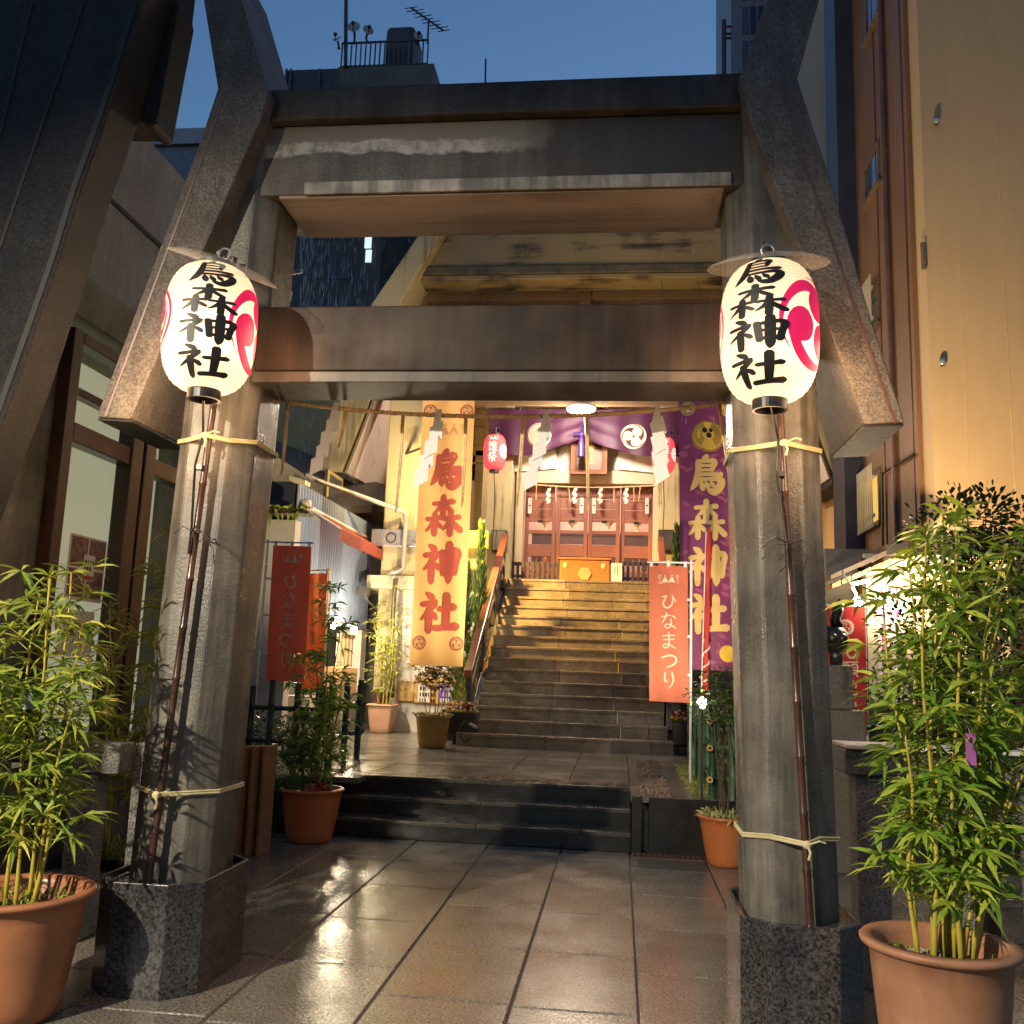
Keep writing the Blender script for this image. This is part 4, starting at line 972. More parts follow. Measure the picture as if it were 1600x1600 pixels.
MB().box(xl - .4, xr + .4, 15.9, 18.2, zc + .55, zc + .75).build('ceiling', m_ceil, H)
MB().box(xl - .4, xr + .4, ya + .1, 15.9, at(900, 600, 15.3).z, at(900, 600, 15.3).z + .1).build('ceiling', m_ceil, H)
yb_ = at(760, 632, 15.9)
MB().box(xl, xr, 15.9, 16.0, at(900, 634, 15.95).z, at(900, 600, 15.95).z + .8).build('eave_board', m_bbm, H)
# folded wings of the hall, left and right
def hwing(sg, name):
    D = 1.4; Y = 14.9
    pts = [(497, 736), (533, 738), (577, 625), (624, 475), (690, 360), (740, 250), (692, 250), (655, 365), (580, 475), (530, 625)]
    P = [at(x, y, Y) for x, y in pts]
    if sg > 0: P = [Vector((2 * XS - p.x, Y, p.z)) for p in P][::-1]
    w = MB().ext(P, (0, D, 0)).build('wing', m_shr, H, bevel=.02)
    # pale boarded inner cheek
    c_ = [at(536, 738, Y + .02), at(580, 625, Y + .02), at(592, 590, Y + .02)]
    A = [p + Vector((.03, 0, 0)) for p in c_]; 
    if sg > 0: A = [Vector((2 * XS - p.x, p.y, p.z)) for p in A]
    q = MB(); B_ = [p + Vector((-sg * .05, 2.4, .15 if i == 0 else .1)) for i, p in enumerate(A)]
    q.strip(A, B_); q2 = [p + Vector((-sg * .03, 0, 0)) for p in A]; q.strip([p + Vector((-sg * .03, 2.4, .1)) for p in A], q2)
    q.build('cheek_panel', m_panel, w)
    # slab under the wing
    b0 = P[0] if sg < 0 else P[-1]; b1 = P[1] if sg < 0 else P[-2]
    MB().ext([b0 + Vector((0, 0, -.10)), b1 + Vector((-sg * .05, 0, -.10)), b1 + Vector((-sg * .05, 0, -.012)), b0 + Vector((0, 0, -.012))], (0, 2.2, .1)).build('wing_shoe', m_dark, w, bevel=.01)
hwing(-1, 'l'); hwing(1, 'r')
# doors
dr = 4; dw = (dx1 - dx0) / dr; YG = YD + .12
m_door = M('red_lacquer_wood', (.32, .115, .075), .42, col2=(.26, .092, .06), scale=4, island=.12)
m_gls = clear_mat('door_glass', (.5, .4, .4), .05, .05)
zA, zB, zC, zD_ = ZL + .03, ZL + (zd - ZL) * .30, ZL + (zd - ZL) * .42, ZL + (zd - ZL) * .66
for k in range(dr):
    a = dx0 + .012 + k * dw; b = a + dw - .012; oy = 0 if k in (1, 2) else .07
    y0, y1 = YG + oy, YG + oy + .05; f = MB(); st_ = .075
    f.box(a, a + st_, y0, y1, ZL, zd).box(b - st_, b, y0, y1, ZL, zd)
    for z0, z1 in ((ZL, ZL + .06), (zB, zC), (zD_ - .03, zD_ + .02), (zd - .06, zd)): f.box(a + st_, b - st_, y0 + .002, y1 - .002, z0, z1)
    f.box(a + st_, b - st_, y0 + .005, y1 - .005, zC + .20, zC + .27); f.box(a + st_, b - st_, y0 + .004, y1 - .006, ZL + .30, ZL + .335)
    d = f.build('door', m_door, H, bevel=.006)
    p = MB(); h = (zd - .06 - zD_ - .02) / 3
    for j in range(3): p.box(a + st_, b - st_, y0 + .015, y0 + .03, zD_ + .02 + j * h + .004, zD_ + .02 + (j + 1) * h - .004)
    p.build('board_panel', m_door, d, bevel=.003)
    MB().box(a + st_, b - st_, y0 + .02, y0 + .026, ZL + .06, zD_ - .03).build('pane', m_gls, d)
    c = (a + b) / 2; MB().box(c - .05, c + .05, y0 - .006, y0, zD_ - .055, zD_ - .005).build('door_pull', m_black, d, bevel=.01)
    q = MB()
    for sg in (-1, 1): q.box((a + b) / 2 + sg * .06 - .012, (a + b) / 2 + sg * .06 + .012, y0 + .03, y0 + .045, ZL + .06, zB)
    q.build('lattice_bar', m_door, d)
# things inside, lit from the ceiling
MB().box(dx0 - 1, dx1 + 1, 20.4, 20.5, ZL, zd + .6).build('inner_wall', M('inner_pink_wall', (.62, .40, .32), .6, var=.2), H)
MB().box(dx0 - 1, dx1 + 1, YD + .3, 20.4, zd + .6, zd + .7).build('inner_ceiling', m_panel, H)
MB().box(dx0 - 1.1, dx0 - 1, YD + .3, 20.4, ZL, zd + .6).build('inner_side_wall', m_panel, H); MB().box(dx1 + 1, dx1 + 1.1, YD + .3, 20.4, ZL, zd + .6).build('inner_side_wall', m_panel, H)
rg = random.Random(11)
m_item = M('dark_altar_wood', (.05, .025, .03), .4); m_gilt = M('gilt', (.8, .55, .2), .3, metal=.6, var=.15)
al = thing('altar_table', 'dark altar table behind the glass of the shrine doors', 'table', (XS, 19.4, ZL))
MB().box(dx0, dx1, 19.2, 19.7, ZL + 1.22, ZL + 1.27).box(dx0, dx1, 19.22, 19.24, ZL + .66, ZL + 1.219).build('table_top', m_item, al)
for x in (dx0 + .1, XS, dx1 - .1): MB().box(x - .05, x + .05, 19.3, 19.6, ZL, ZL + 1.219).build('leg', m_item, al)
for i, (x, lab) in enumerate(((dx0 + .25, 'gilt stand on the dark altar table behind the far left door'), (XS - .35, 'gilt stand on the dark altar table behind the second door from the left'), (XS + .4, 'gilt stand on the dark altar table behind the third door from the left'), (dx1 - .25, 'gilt stand on the dark altar table behind the far right door'))):
    m = MB().lathe((x, 19.4, ZL + 1.272), [(.07, 0), (.02, .04), (.02, .16), (.09, .22), (.10, .30), (0, .30)], 16, cap0=True)
    one(m, 'altar_stand', m_gilt, lab, 'altar stand', 'gilt stands on the altar', smooth=True)
st2 = thing('offering_stand', 'orange cloth draped stool behind the far left shrine door', 'stool', (dx0 + .45, 18.1, ZL))
MB().box(dx0 + .28, dx0 + .62, 17.95, 18.25, ZL + .40, ZL + .44).build('top', m_redwood, st2)
for a in (dx0 + .31, dx0 + .59):
    for b in (17.98, 18.22): MB().box(a - .02, a + .02, b - .02, b + .02, ZL, ZL + .399).build('leg', m_redwood, st2)
MB().box(dx0 + .36, dx0 + .54, 17.935, 17.948, ZL + .2, ZL + .72).build('cloth', M('orange_cloth', (.7, .25, .07), .6), st2)
lamp('hall_inner_light', (XS, 18.6, zd + .45), (1, .80, .64), 250, .3, H)
# white paper slips on the doors
for px, lab in ((828, 'white paper slip on the far left shrine door'), (909, 'white paper slip left of the door joint'), (928, 'white paper slip right of the door joint, catching the light'), (1011, 'white paper slip on the far right shrine door')):
    p = at(px, 790, YG - .01); m = MB().box(p.x - .035, p.x + .035, YG - .012, YG - .006, p.z - .15, p.z + .15)
    o = thing('paper_slip', lab, 'paper slip', (p.x, YG - .01, p.z - .15), 'white slips on the shrine doors')
    m.build('paper', m_white, o)
    MB().ball((p.x, YG - .013, p.z), .018, .002, .018, 10, 6).build('printed_seal', m_ink, o)
# rope over the doors with small streamers
dr_ = thing('door_rope', 'thin straw rope with dangling straws above the shrine doors', 'rope', (XS, YD - .12, zd))
P = [Vector((dx0 + (dx1 - dx0) * k / 20, YD - .13, zd - .03 - .05 * sin(pi * k / 20))) for k in range(21)]
MB().tube(P, .012, 6).build('cord', m_straw, dr_)
for k in (2, 5, 7, 12, 14, 17, 18):
    p = P[k]; MB().tube([p, p + Vector((rg.uniform(-.04, .04), 0, -.28))], .008, 5).build('straw_tassel', m_straw, dr_)
for px, lab in ((857, 'small white zigzag streamer at the left end of the door rope'), (898, 'small white zigzag streamer left of the middle of the door rope'), (938, 'small white zigzag streamer right of the middle of the door rope'), (978, 'small white zigzag streamer at the right end of the door rope')):
    p = at(px, 765, YD - .14); m = MB()
    for k in range(5):
        x = p.x + (-.012 if k % 2 else .012); z = p.z + .02 - k * .055
        m.ext([(x - .035, YD - .145, z - .07), (x + .03, YD - .145, z - .045), (x + .035, YD - .145, z + .02), (x - .03, YD - .145, z - .005)], (0, .002, 0))
    one(m, 'door_streamer', m_white, lab, 'paper streamer', 'small streamers over the shrine doors')
# plaque
pq = thing('name_plaque', 'brown framed shrine name plaque with gold lettering under the purple curtain', 'plaque', at(921, 742, YD - .3))
a, b = at(892, 742, YD - .3), at(950, 660, YD - .3); A = [(a.x, a.z), (b.x, a.z), (b.x, b.z + .5), (a.x, b.z + .5)]
def fr_ins(A, k): return [(A[0][0] + k, A[0][1] + k), (A[1][0] - k, A[1][1] + k), (A[2][0] - k, A[2][1] - k), (A[3][0] + k, A[3][1] - k)]
for i in range(4):
    o_, n_ = A, fr_ins(A, .10); j = (i + 1) % 4
    MB().loft([(o_[i][0], YD - .42, o_[i][1]), (o_[j][0], YD - .42, o_[j][1]), (n_[j][0], YD - .32, n_[j][1]), (n_[i][0], YD - .32, n_[i][1])],
              [(o_[i][0], YD - .25, o_[i][1]), (o_[j][0], YD - .25, o_[j][1]), (n_[j][0], YD - .25, n_[j][1]), (n_[i][0], YD - .25, n_[i][1])]).build('frame', m_redwood, pq, bevel=.006)
n_ = fr_ins(A, .101); MB().box(n_[0][0], n_[1][0], YD - .30, YD - .26, n_[0][1], n_[2][1]).build('board', M('plaque_board', (.15, .055, .03), .4), pq)
t = MB(); letters(t, '烏森神社', lambda u, v, l: Vector(((a.x + b.x) / 2 + .0 + u, YD - .303 - .0004 * l, n_[0][1] + v)), 0, .86, .175, .12, 1.15); t.build('lettering', m_gold, pq)
# curtain
yC = 16.75
ct = thing('shrine_curtain', 'purple gathered curtain with two pale crests under the shrine eave', 'curtain', at(912, 645, yC))
cx0, cx1 = at(765, 640, yC).x, at(1062, 640, yC).x; zT = at(912, 640, yC).z; zS = at(912, 712, yC).z; zG = at(908, 684, yC).z; xg = at(909, 680, yC).x
def cb(x):
    if x < xg: t = min(1, max(0, (xg - x) / (xg - cx0) / .55))
    else: t = min(1, max(0, (x - xg) / (cx1 - xg) / .60))
    return zG + (zS - zG) * (t ** .85 if t < 1 else 1)
def cf(u, v, off=0.0):
    x = cx0 + (cx1 - cx0) * u; zb_ = cb(x); z = zb_ + (zT - zb_) * v; d = abs(x - xg)
    fold = .035 * sin((z - zG) * 24 + d * 9) * math.exp(-d * 2.6) * (1 - v) + .018 * sin(x * 13) * (1 - .5 * v)
    return Vector((x, yC + fold - off, z))
m_curt = M('purple_curtain_cloth', (.055, .006, .042), .6, col2=(.04, .005, .034), scale=1.5, trans=.08)
cloth('cloth', cf, m_curt, ct, 90, 22, .004)
def cg(u, v, lay):
    x = u; zb_ = cb(x); return cf((x - cx0) / (cx1 - cx0), (v - zb_) / (zT - zb_), .006 + .001 * lay)
pa, pc_ = at(842, 680, yC), at(990, 682, yC)
e = MB(); ringm(e, cg, pc_.x, pc_.z, .0005, .235, 0, 32); e.build('crest', M('dark_crest_ground', (.05, .012, .03), .6), ct)
e = MB(); tomoe(e, cg, pc_.x, pc_.z, .235, 3, 1, .9); e.build('crest_swirl', M('pale_crest', (.66, .50, .38), .6), ct)
e = MB(); ringm(e, cg, pa.x, pa.z, .0005, .225, 0, 32); e.build('crest', M('pale_fan_crest', (.60, .46, .36), .6), ct)
e = MB(); ringm(e, cg, pa.x, pa.z, .195, .21, 14, 32)
for k in range(15):
    a = rad(-35 + k * 18); e.strip([cg(pa.x + .03 * cos(a), pa.z - .08 + .03 * sin(a), 14), cg(pa.x + .17 * cos(a), pa.z + .17 * sin(a), 14)], [cg(pa.x + .03 * cos(a + .1), pa.z - .08 + .03 * sin(a + .1), 14), cg(pa.x + .17 * cos(a + .07), pa.z + .17 * sin(a + .07), 14)])
e.build('crest_drawing', m_ink, ct)
m_cord = M('violet_cord', (.045, .016, .12), .5)
q = Vector((xg, yC - .07, zG + .05)); t = MB().ball(q, .05, .04, .05).tube([q, q + Vector((-.12, -.01, .03)), q + Vector((-.14, -.01, -.02)), q], .018, 6).tube([q, q + Vector((.12, -.01, .03)), q + Vector((.14, -.01, -.02)), q], .018, 6)
t.tube([q + Vector((0, 0, .02)), Vector((xg + .01, yC - .04, zT - .25))], .02, 6); t.lathe(q + Vector((0, 0, -.42)), [(.07, 0), (.06, .25), (.045, .32), (.02, .40)], 14, cap0=True)
t.build('tassel', m_cord, ct)
# bell rope hanging in front of the doors
bpx = at(914, 645, 16.3); one(MB().tube([at(914, 646, 16.3), at(918, 700, 16.3), at(919, 772, 16.3)], [.03, .028, .022], 8), 'bell_rope', m_straw, 'plain straw bell rope hanging in front of the shrine doors', 'rope', smooth=True)
# ceiling light
p = at(908, 641, 15.6); cl = thing('ceiling_light', 'glowing white disc light under the shrine eave', 'ceiling light', p)
MB().lathe(p, [(.0, -.02), (.20, -.02), (.235, .0), (.235, .03)], 32).build('diffuser', EM('white_diffuser', (1, .93, .8), 14), cl)
MB().lathe(p, [(.25, .03), (.25, .06), (0, .06)], 32).build('rim', m_white, cl)
MB().tube([p + Vector((0, 0, .06)), p + Vector((0, 0, .5))], .02, 6).build('stem', m_iron, cl)
lamp('eave_light', p + Vector((0, .1, -.12)), (1, .84, .62), 330, .15, cl)
# small red festival lanterns
def small_lantern(label, px, py, Y, aim):
    p = at(px, py, Y); R, Hh = .205, .64; c = p - Vector((0, 0, Hh / 2))
    o = thing('festival_lantern', label, 'paper lantern', c, 'small red lanterns by the shrine doors')
    pr = lambda z: R * (.45 + .55 * max(0, 1 - abs(2 * z / Hh - 1) ** 2.8) ** .5)
    MB().lathe(c, [(pr(Hh * i / 60) + (.001 if i % 2 else -.001), Hh * i / 60) for i in range(61)], 32).build('paper_shade', m_redpaper, o, smooth=True)
    MB().lathe(c + Vector((0, 0, -.05)), [(.0, 0), (.09, 0), (.09, .06), (0, .06)], 20).build('bottom_ring', m_black, o)
    MB().lathe(c + Vector((0, 0, Hh - .02)), [(.0, 0), (.09, 0), (.09, .05), (0, .05)], 20).build('top_ring', m_black, o)
    def fn(u, v, lay):
        th = aim + u / R; z = Hh / 2 + v; r = pr(z) + .002 + .0004 * lay; return c + Vector((r * sin(th), -r * cos(th), z))
    m_w = EM('lit_white_print', (1, .72, .62), .95)
    t = MB(); letters(t, '雛祭', fn, -.03, .17, .19, .06, 1.1, .9); t.build('lettering', m_w, o)
    e = MB(); mountains(e, fn, -.02, .20, .10); ringm(e, fn, R * 1.1, 0, .10, .125, 0, 20); tomoe(e, fn, R * 1.1, 0, .095, 1); e.build('emblem', m_w, o)
    MB().tube([c + Vector((0, 0, Hh)), c + Vector((.01, 0, Hh + .14)), c + Vector((.05, .1, Hh + .16)), c + Vector((.05, .35, Hh + .16))], .012, 6).build('hook', m_iron, o)
    MB().tube([c, c + Vector((.02, .1, -.5)), c + Vector((0, .18, -1.4))], .008, 5).build('cable', m_black, o)
    lamp('red_lantern_light', c + Vector((0, -.45, Hh / 2)), (1, .2, .15), 5, .12, o)
small_lantern('small lit red lantern with white lettering left of the shrine doors', 773, 707, 16.45, .05)
small_lantern('small lit red lantern half covered by a paper streamer right of the shrine doors', 1037, 712, 16.45, .15)
# offertory box, fences, notice, floodlights
ob2 = thing('offertory_box', 'orange lacquered offertory box with gold fittings at the head of the stairs', 'offertory box', at(914, 907, 16.25))
a, b = at(874, 906, 16.2), at(953, 876, 16.2)
MB().box(a.x, b.x, 16.2, 16.9, ZL, b.z).build('body', M('orange_lacquer', (.36, .135, .035), .4, var=.1), ob2, bevel=.015)
MB().box(a.x - .03, b.x + .03, 16.17, 16.93, b.z + .002, b.z + .04).build('lid', M('orange_lacquer_lid', (.30, .11, .03), .4), ob2, bevel=.01)
z6 = MB().lathe((0, 0, 0), [(0, 0), (.12, 0), (.12, .02), (0, .02)], 6); z6.v = [((a.x + b.x) / 2 + v[0], 16.198 - v[2], (ZL + b.z) / 2 - .05 + v[1]) for v in z6.v]; z6.build('gold_badge', m_gilt, ob2)
for x in (a.x + .1, b.x - .1): MB().ball((x, 16.2, b.z - .1), .05, .02, .06).build('gold_badge', m_gilt, ob2)
def lowfence(label, px0, px1):
    a, b = at(px0, 905, 16.3), at(px1, 905, 16.3); zt = at(px0, 878, 16.3).z
    o = thing('slatted_fence', label, 'fence', ((a.x + b.x) / 2, 16.3, ZL))
    MB().box(a.x, b.x, 16.28, 16.33, zt - .06, zt).box(a.x, b.x, 16.28, 16.33, ZL + .05, ZL + .1).build('rail', m_iron, o)
    s = MB(); n = int((b.x - a.x) / .085)
    for k in range(n + 1):
        x = a.x + (b.x - a.x) * k / n; s.box(x - .024, x + .024, 16.255, 16.279, ZL, zt)
    s.build('slats', M('dark_violet_slats', (.055, .03, .045), .4), o)
lowfence('dark slatted fence left of the offertory box', 801, 872)
lowfence('dark slatted fence right of the white notice', 973, 1030)
a, b = at(955, 906, 16.15), at(972, 880, 16.15)
nt_ = thing('notice_board', 'small white notice standing right of the orange offertory box', 'notice', ((a.x + b.x) / 2, 16.15, ZL))
MB().box(a.x, b.x, 16.15, 16.17, ZL, b.z).build('board', m_white, nt_)
s = MB()
for x in (.3, .55, .78): s.box(a.x + (b.x - a.x) * x, a.x + (b.x - a.x) * x + .012, 16.147, 16.149, ZL + .12 + .1 * (x > .6), b.z - .05)
s.build('print', m_ink, nt_)
def floodlight(label, px, Y):
    p = at(px, 846, Y); o = thing('floodlight', label, 'floodlight', p, 'black boxes on the shrine pillars')
    MB().box(p.x - .14, p.x + .14, Y - .16, Y, p.z - .19, p.z + .19).build('housing', m_black, o, bevel=.01)
    MB().box(p.x - .12, p.x + .12, Y - .165, Y - .161, p.z - .17, p.z + .17).build('grille', m_iron, o)
floodlight('black box lamp on the pillar left of the shrine doors', 781, YD - .46)
floodlight('black box lamp on the pillar right of the shrine doors', 1040, YD - .46)
# stair railings
def rail(sg, label):
    X = XS + sg * 1.33; o = thing('stair_railing', label, 'railing', (X, 14.3, 1.9))
    A, B_ = Vector((X, 12.62, 1.38)), Vector((X, 16.1, 1.38 + (16.1 - 12.62) * SR / ST))
    d = (B_ - A); up = Vector((0, 0, .05))
    MB().ext([A + Vector((-.055, 0, 0)) - up, A + Vector((.055, 0, 0)) - up, A + Vector((.055, 0, 0)) + up, A + Vector((-.055, 0, 0)) + up], d).build('handrail', M('brown_handrail', (.17, .06, .035), .25, var=.3), o, bevel=.012)
    for k in (.04, .35, .66, .95):
        p = A + d * k; MB().box(X - .035, X + .035, p.y - .035, p.y + .035, ZP + SR * max(1, math.floor((p.y - SY) / ST) + 1), p.z - .04).build('post', m_iron, o)
    MB().ext([A + Vector((-.012, 0, -.46)), A + Vector((.012, 0, -.46)), A + Vector((.012, 0, -.36)), A + Vector((-.012, 0, -.36))], d).build('lower_rail', m_iron, o)
rail(-1, 'brown flat topped handrail on the left side of the stairs'); rail(1, 'brown flat topped handrail on the right side of the stairs')
for sg in (-1, 1):
    q = MB(); X0, X1 = sorted((XS + sg * 1.31, XS + sg * 1.50)); 
    q.loft([(X0, 12.7, ZP), (X1, 12.7, ZP), (X1, 12.7, ZP + .25), (X0, 12.7, ZP + .25)], [(X0, 16.25, ZP), (X1, 16.25, ZP), (X1, 16.25, ZL + .02), (X0, 16.25, ZL + .02)])
    q.build('stringer', m_stepbk, ss, bevel=.01)
tp = at(735, 1143, 12.45); th_ = thing('hose_tap', 'black hose loop on a tap at the left foot of the stairs', 'tap', tp)
MB().tube([tp + Vector((.12 * cos(a) * .6 - .06, 0, .13 * sin(a))) for a in [rad(40 + k * 14) for k in range(21)]], .011, 6).build('hose', m_black, th_)
MB().tube([tp + Vector((-.02, .0, .1)), tp + Vector((.08, .06, .05))], .02, 8).build('spout', m_steel, th_)

# ------------------------------------------------------------------ lower hall block left of the stairs (amulet office)
K = thing('amulet_office', 'white walled lower block with a board marked pillar left of the stairs', 'building', (-3.2, 15, ZP))
YL = 14.5
a, b = at(598, 830, YL), at(655, 830, YL); zl0 = at(600, 918, YL).z
MB().box(a.x, b.x, YL, YL + .9, zl0, at(600, 560, YL).z).build('pillar', m_shr, K, bevel=.02)
MB().box(b.x + .002, b.x + .3, YL + .5, YL + .9, zl0, at(600, 560, YL).z).build('pillar_return', M('brown_pillar_side', (.2, .13, .09), .6), K)
c0, c1 = at(572, 918, YL - .1), at(650, 900, YL - .1)
MB().box(c0.x, b.x + .8, YL - .1, YL + .8, zl0 - .02, c1.z).build('ledge', M('beige_ledge', (.52, .46, .33), .6), K, bevel=.01)
d0 = at(580, 853, YL - .06); d1 = at(655, 828, YL - .06)
MB().box(d0.x, b.x + .75, YL - .08, YL - .005, d0.z, d1.z).build('duct', m_steel, K, bevel=.006)
bd = MB(); pz = at(611, 840, YL - .09); ang = [2 * pi * k / 24 for k in range(25)]
bd.strip([pz + Vector((.085 * cos(t), 0, .085 * sin(t))) for t in ang], [pz + Vector((.065 * cos(t), 0, .065 * sin(t))) for t in ang]); bd.build('duct_badge', m_iron, K)
xw1 = XS - 1.50
MB().box(a.x + .25, xw1 - .02, YL + .1, YL + .8, ZP, zl0 - .021).build('lower_wall', m_white, K)
MB().box(a.x - .02, a.x + .24, YL + .05, YL + .8, ZP + .6, zl0 - .021).build('lower_pillar', m_shr, K)
MB().box(a.x - .02, a.x + .24, YL + .02, YL + .8, ZP, ZP + .59).build('pillar_base', M('dark_red_base', (.07, .02, .02), .5), K)
MB().box(b.x + .31, xw1 - .02, YL + .45, YL + .8, zl0, at(740, 856, YL + .45).z).build('upper_wall', M('yellow_plaster', (.55, .44, .20), .6, var=.15), K)
yp0, yp1 = at(733, 855, YL + .3), at(768, 830, YL + .3)
MB().box(b.x + .5, xw1 + .05, YL + .28, YL + .44, yp0.z, yp1.z).build('yellow_band', EM('glowing_yellow_band', (1, .72, .04), .55, (.85, .62, .05)), K)  # yellow panel given a glow of its own
# gutter pipe
gp = [at(478, 742, 12.5), at(500, 752, 13.0), at(632, 800, YL - .15), at(634, 815, YL - .15), at(630, 888, YL - .15), at(622, 893, YL - .15), at(606, 896, YL - .15)]
one(MB().tube(gp, .035, 10), 'gutter_pipe', M('grey_pipe', (.36, .34, .32), .35), 'grey rain pipe crossing to the board marked pillar and turning down it', 'pipe', smooth=True)
one(MB().tube([at(618, 905, YL - .12), at(614, 960, YL - .12), at(613, 1090, YL - .12)], .035, 10), 'gutter_pipe', M('dark_pipe', (.12, .10, .08), .35), 'dark rain pipe running down behind the tall bamboo in the pale pot', 'pipe', smooth=True)
one(MB().box(at(622, 1052, YL).x, at(648, 1052, YL).x, YL + .03, YL + .095, at(622, 1095, YL).z, at(622, 1064, YL).z), 'wooden_board', M('plywood_board', (.52, .33, .13), .6), 'plain wooden board on the white wall behind the ochre pot', 'board')
nb = thing('notice_board', 'colourful notice board on the white wall left of the stairs', 'notice board', at(688, 1095, YL))
a, b = at(645, 1098, YL), at(735, 1062, YL)
MB().box(a.x, b.x, YL + .03, YL + .09, a.z, b.z).build('frame', M('ochre_board', (.62, .38, .10), .5), nb)
for x0, x1, m_, nm in ((652, 672, m_white, 'white_poster'), (684, 712, M('purple_poster', (.14, .07, .36), .5), 'purple_poster')):
    q0, q1 = at(x0, 1097, YL), at(x1, 1070, YL); po = MB().box(q0.x, q1.x, YL + .015, YL + .025, q0.z, q1.z).build(nm, m_, nb)
    t = MB(); rg2 = random.Random(x0)
    for r in range(3):
        for k in range(6):
            if rg2.random() < .85: t.box(q0.x + .03 + k * .042, q0.x + .03 + k * .042 + rg2.uniform(.012, .034), YL + .011, YL + .014, q1.z - .09 - r * .09, q1.z - .03 - r * .09)
    t.build('print', m_white if nm[0] == 'p' else m_ink, po)
MB().box(at(700, 1000, YL).x, at(728, 1000, YL).x, YL + .04, YL + .095, at(700, 1060, YL).z, at(700, 1043, YL).z).build('grey_panel', M('grey_panel', (.25, .25, .23), .5), K)

# ------------------------------------------------------------------ shop with corrugated wall at left
XL = -4.15
shp = thing('corner_shop', 'small shop with blue corrugated wall and red scalloped awning at left', 'building', (-5, 14, ZP))
ys0, ys1 = atx(462, 800, XL).y, 15.3
zc0 = atx(530, 978, XL).z
m_corr = M('blue_grey_corrugated_steel', (.24, .30, .42), .45, col2=(.19, .24, .34), scale=1, metal=.2)
c = MB(); n = 34; A, B_ = [], []; zt_ = 3.75
for k in range(n * 4 + 1):
    y = ys0 + (ys1 - ys0) * k / (n * 4); x = XL + (.0, .0, .022, .022)[k % 4]
    A.append((x, y, zc0)); B_.append((x, y, zt_))
c.strip(A, B_); c.build('corrugated_wall', m_corr, shp)
MB().box(XL - 3, XL - .03, ys0, ys1, zc0, zt_).build('wall', m_dark, shp)
sl = MB()
for k in range(n): 
    y = ys0 + (ys1 - ys0) * (k * 4 + .5) / (n * 4); sl.box(XL - .001, XL + .004, y - .012, y + .012, zc0, zt_)
sl.build('seam_shadow_gap', m_dark, shp)
# awning
y0, y1 = atx(486, 800, XL).y, 15.6; za0 = atx(488, 795, XL + .1).z
aw = MB(); n = 26
top0 = [(XL + .02, y0 + (y1 - y0) * k / (n * 4), za0 + .02) for k in range(n * 4 + 1)]; mid = [(XL + .42, p[1], za0 - .22) for p in top0]
low = [(XL + .425, p[1], za0 - .36 - .035 * abs(sin(pi * k / 4))) for k, p in enumerate(top0)]
aw.strip(top0, mid); aw.strip(mid, low); aw.build('awning', M('red_awning_cloth', (.36, .065, .045), .6, var=.2, trans=.1), shp)
MB().tube([(XL + .02, y0 - .05, za0 + .04), (XL + .02, y1, za0 + .04)], .025, 8).tube([(XL + .43, y0, za0 - .22), (XL + .02, y0, za0 + .02)], .012, 6).build('awning_rail', m_white, shp)
MB().box(XL - 3, XL - .45, ys0 + 1.0, ys1, ZP, zc0 - .01).build('recess_wall', m_white, shp)
MB().box(XL - .44, XL + .02, 15.0, 15.3, ZP, zc0 - .01).build('corner_wall', m_white, shp)
MB().box(XL - .44, XL + .03, ys0 + 1.0, 15.0, ZP, ZP + .55).build('counter', M('shop_counter_wall', (.5, .45, .38), .6), shp)
yq0, yq1 = atx(532, 1000, XL - .1).y, atx(560, 1000, XL - .1).y
wf = MB()
for k in range(6):
    y = yq0 + (yq1 - yq0) * k / 5; wf.box(XL - .12, XL - .08, y - .03, y + .03, ZP + .56, zc0 - .1)
wf.box(XL - .12, XL - .08, yq0, yq1, zc0 - .16, zc0 - .1).box(XL - .12, XL - .08, yq0, yq1, ZP + .56, ZP + .64)
sw = wf.build('window', M('light_wood_window', (.50, .36, .2), .5), shp)
MB().box(XL - .16, XL - .15, yq0, yq1, ZP + .62, zc0 - .1).build('pane', EM('lit_shop_window', (1, .82, .5), .5), sw)
for i, (px, py, lab) in enumerate(((521, 977, 'left bare bulb glowing under the corrugated shop wall'), (553, 984, 'right bare bulb glowing under the corrugated shop wall'))):
    p = atx(px, py, XL + .32); o = thing('bare_bulb', lab, 'light bulb', p, 'bare bulbs on the shop front')
    MB().ball(p, .05).build('glass', EM('shop_bulb', (1, .85, .6), 40), o, smooth=True)
    MB().lathe(p + Vector((0, 0, .045)), [(.03, 0), (.03, .06), (0, .06)], 10).build('socket', m_black, o)
    lamp('shop_light', p + Vector((.12, 0, 0)), (1, .82, .55), 85, .05, o)
MB().tube([atx(512, 972, XL + .32) , atx(521, 971, XL + .32), atx(553, 978, XL + .32), atx(578, 986, XL + .32)], .008, 5).build('cable', m_black, shp)
cs = at(560, 1068, 13.6)
one(MB().box(XL + .03, XL + .35, 12.9, 13.7, ZP + .55, ZP + .95), 'wooden_crate', M('cardboard_crate', (.40, .23, .10), .6), 'brown wooden crate on the ledge below the shop window', 'crate', bevel=.01)
fl = atx(566, 925, XL + .2); sp = thing('spotlight', 'dark spotlight on an arm on the corrugated wall', 'spotlight', fl)
MB().box(fl.x - .06, fl.x + .1, fl.y - .12, fl.y + .12, fl.z - .06, fl.z + .06).build('housing', m_iron, sp, bevel=.01)
MB().tube([fl, fl + Vector((.0, .4, -.12)), fl + Vector((.05, 1.0, -.25))], .018, 6).build('arm', m_steel, sp)
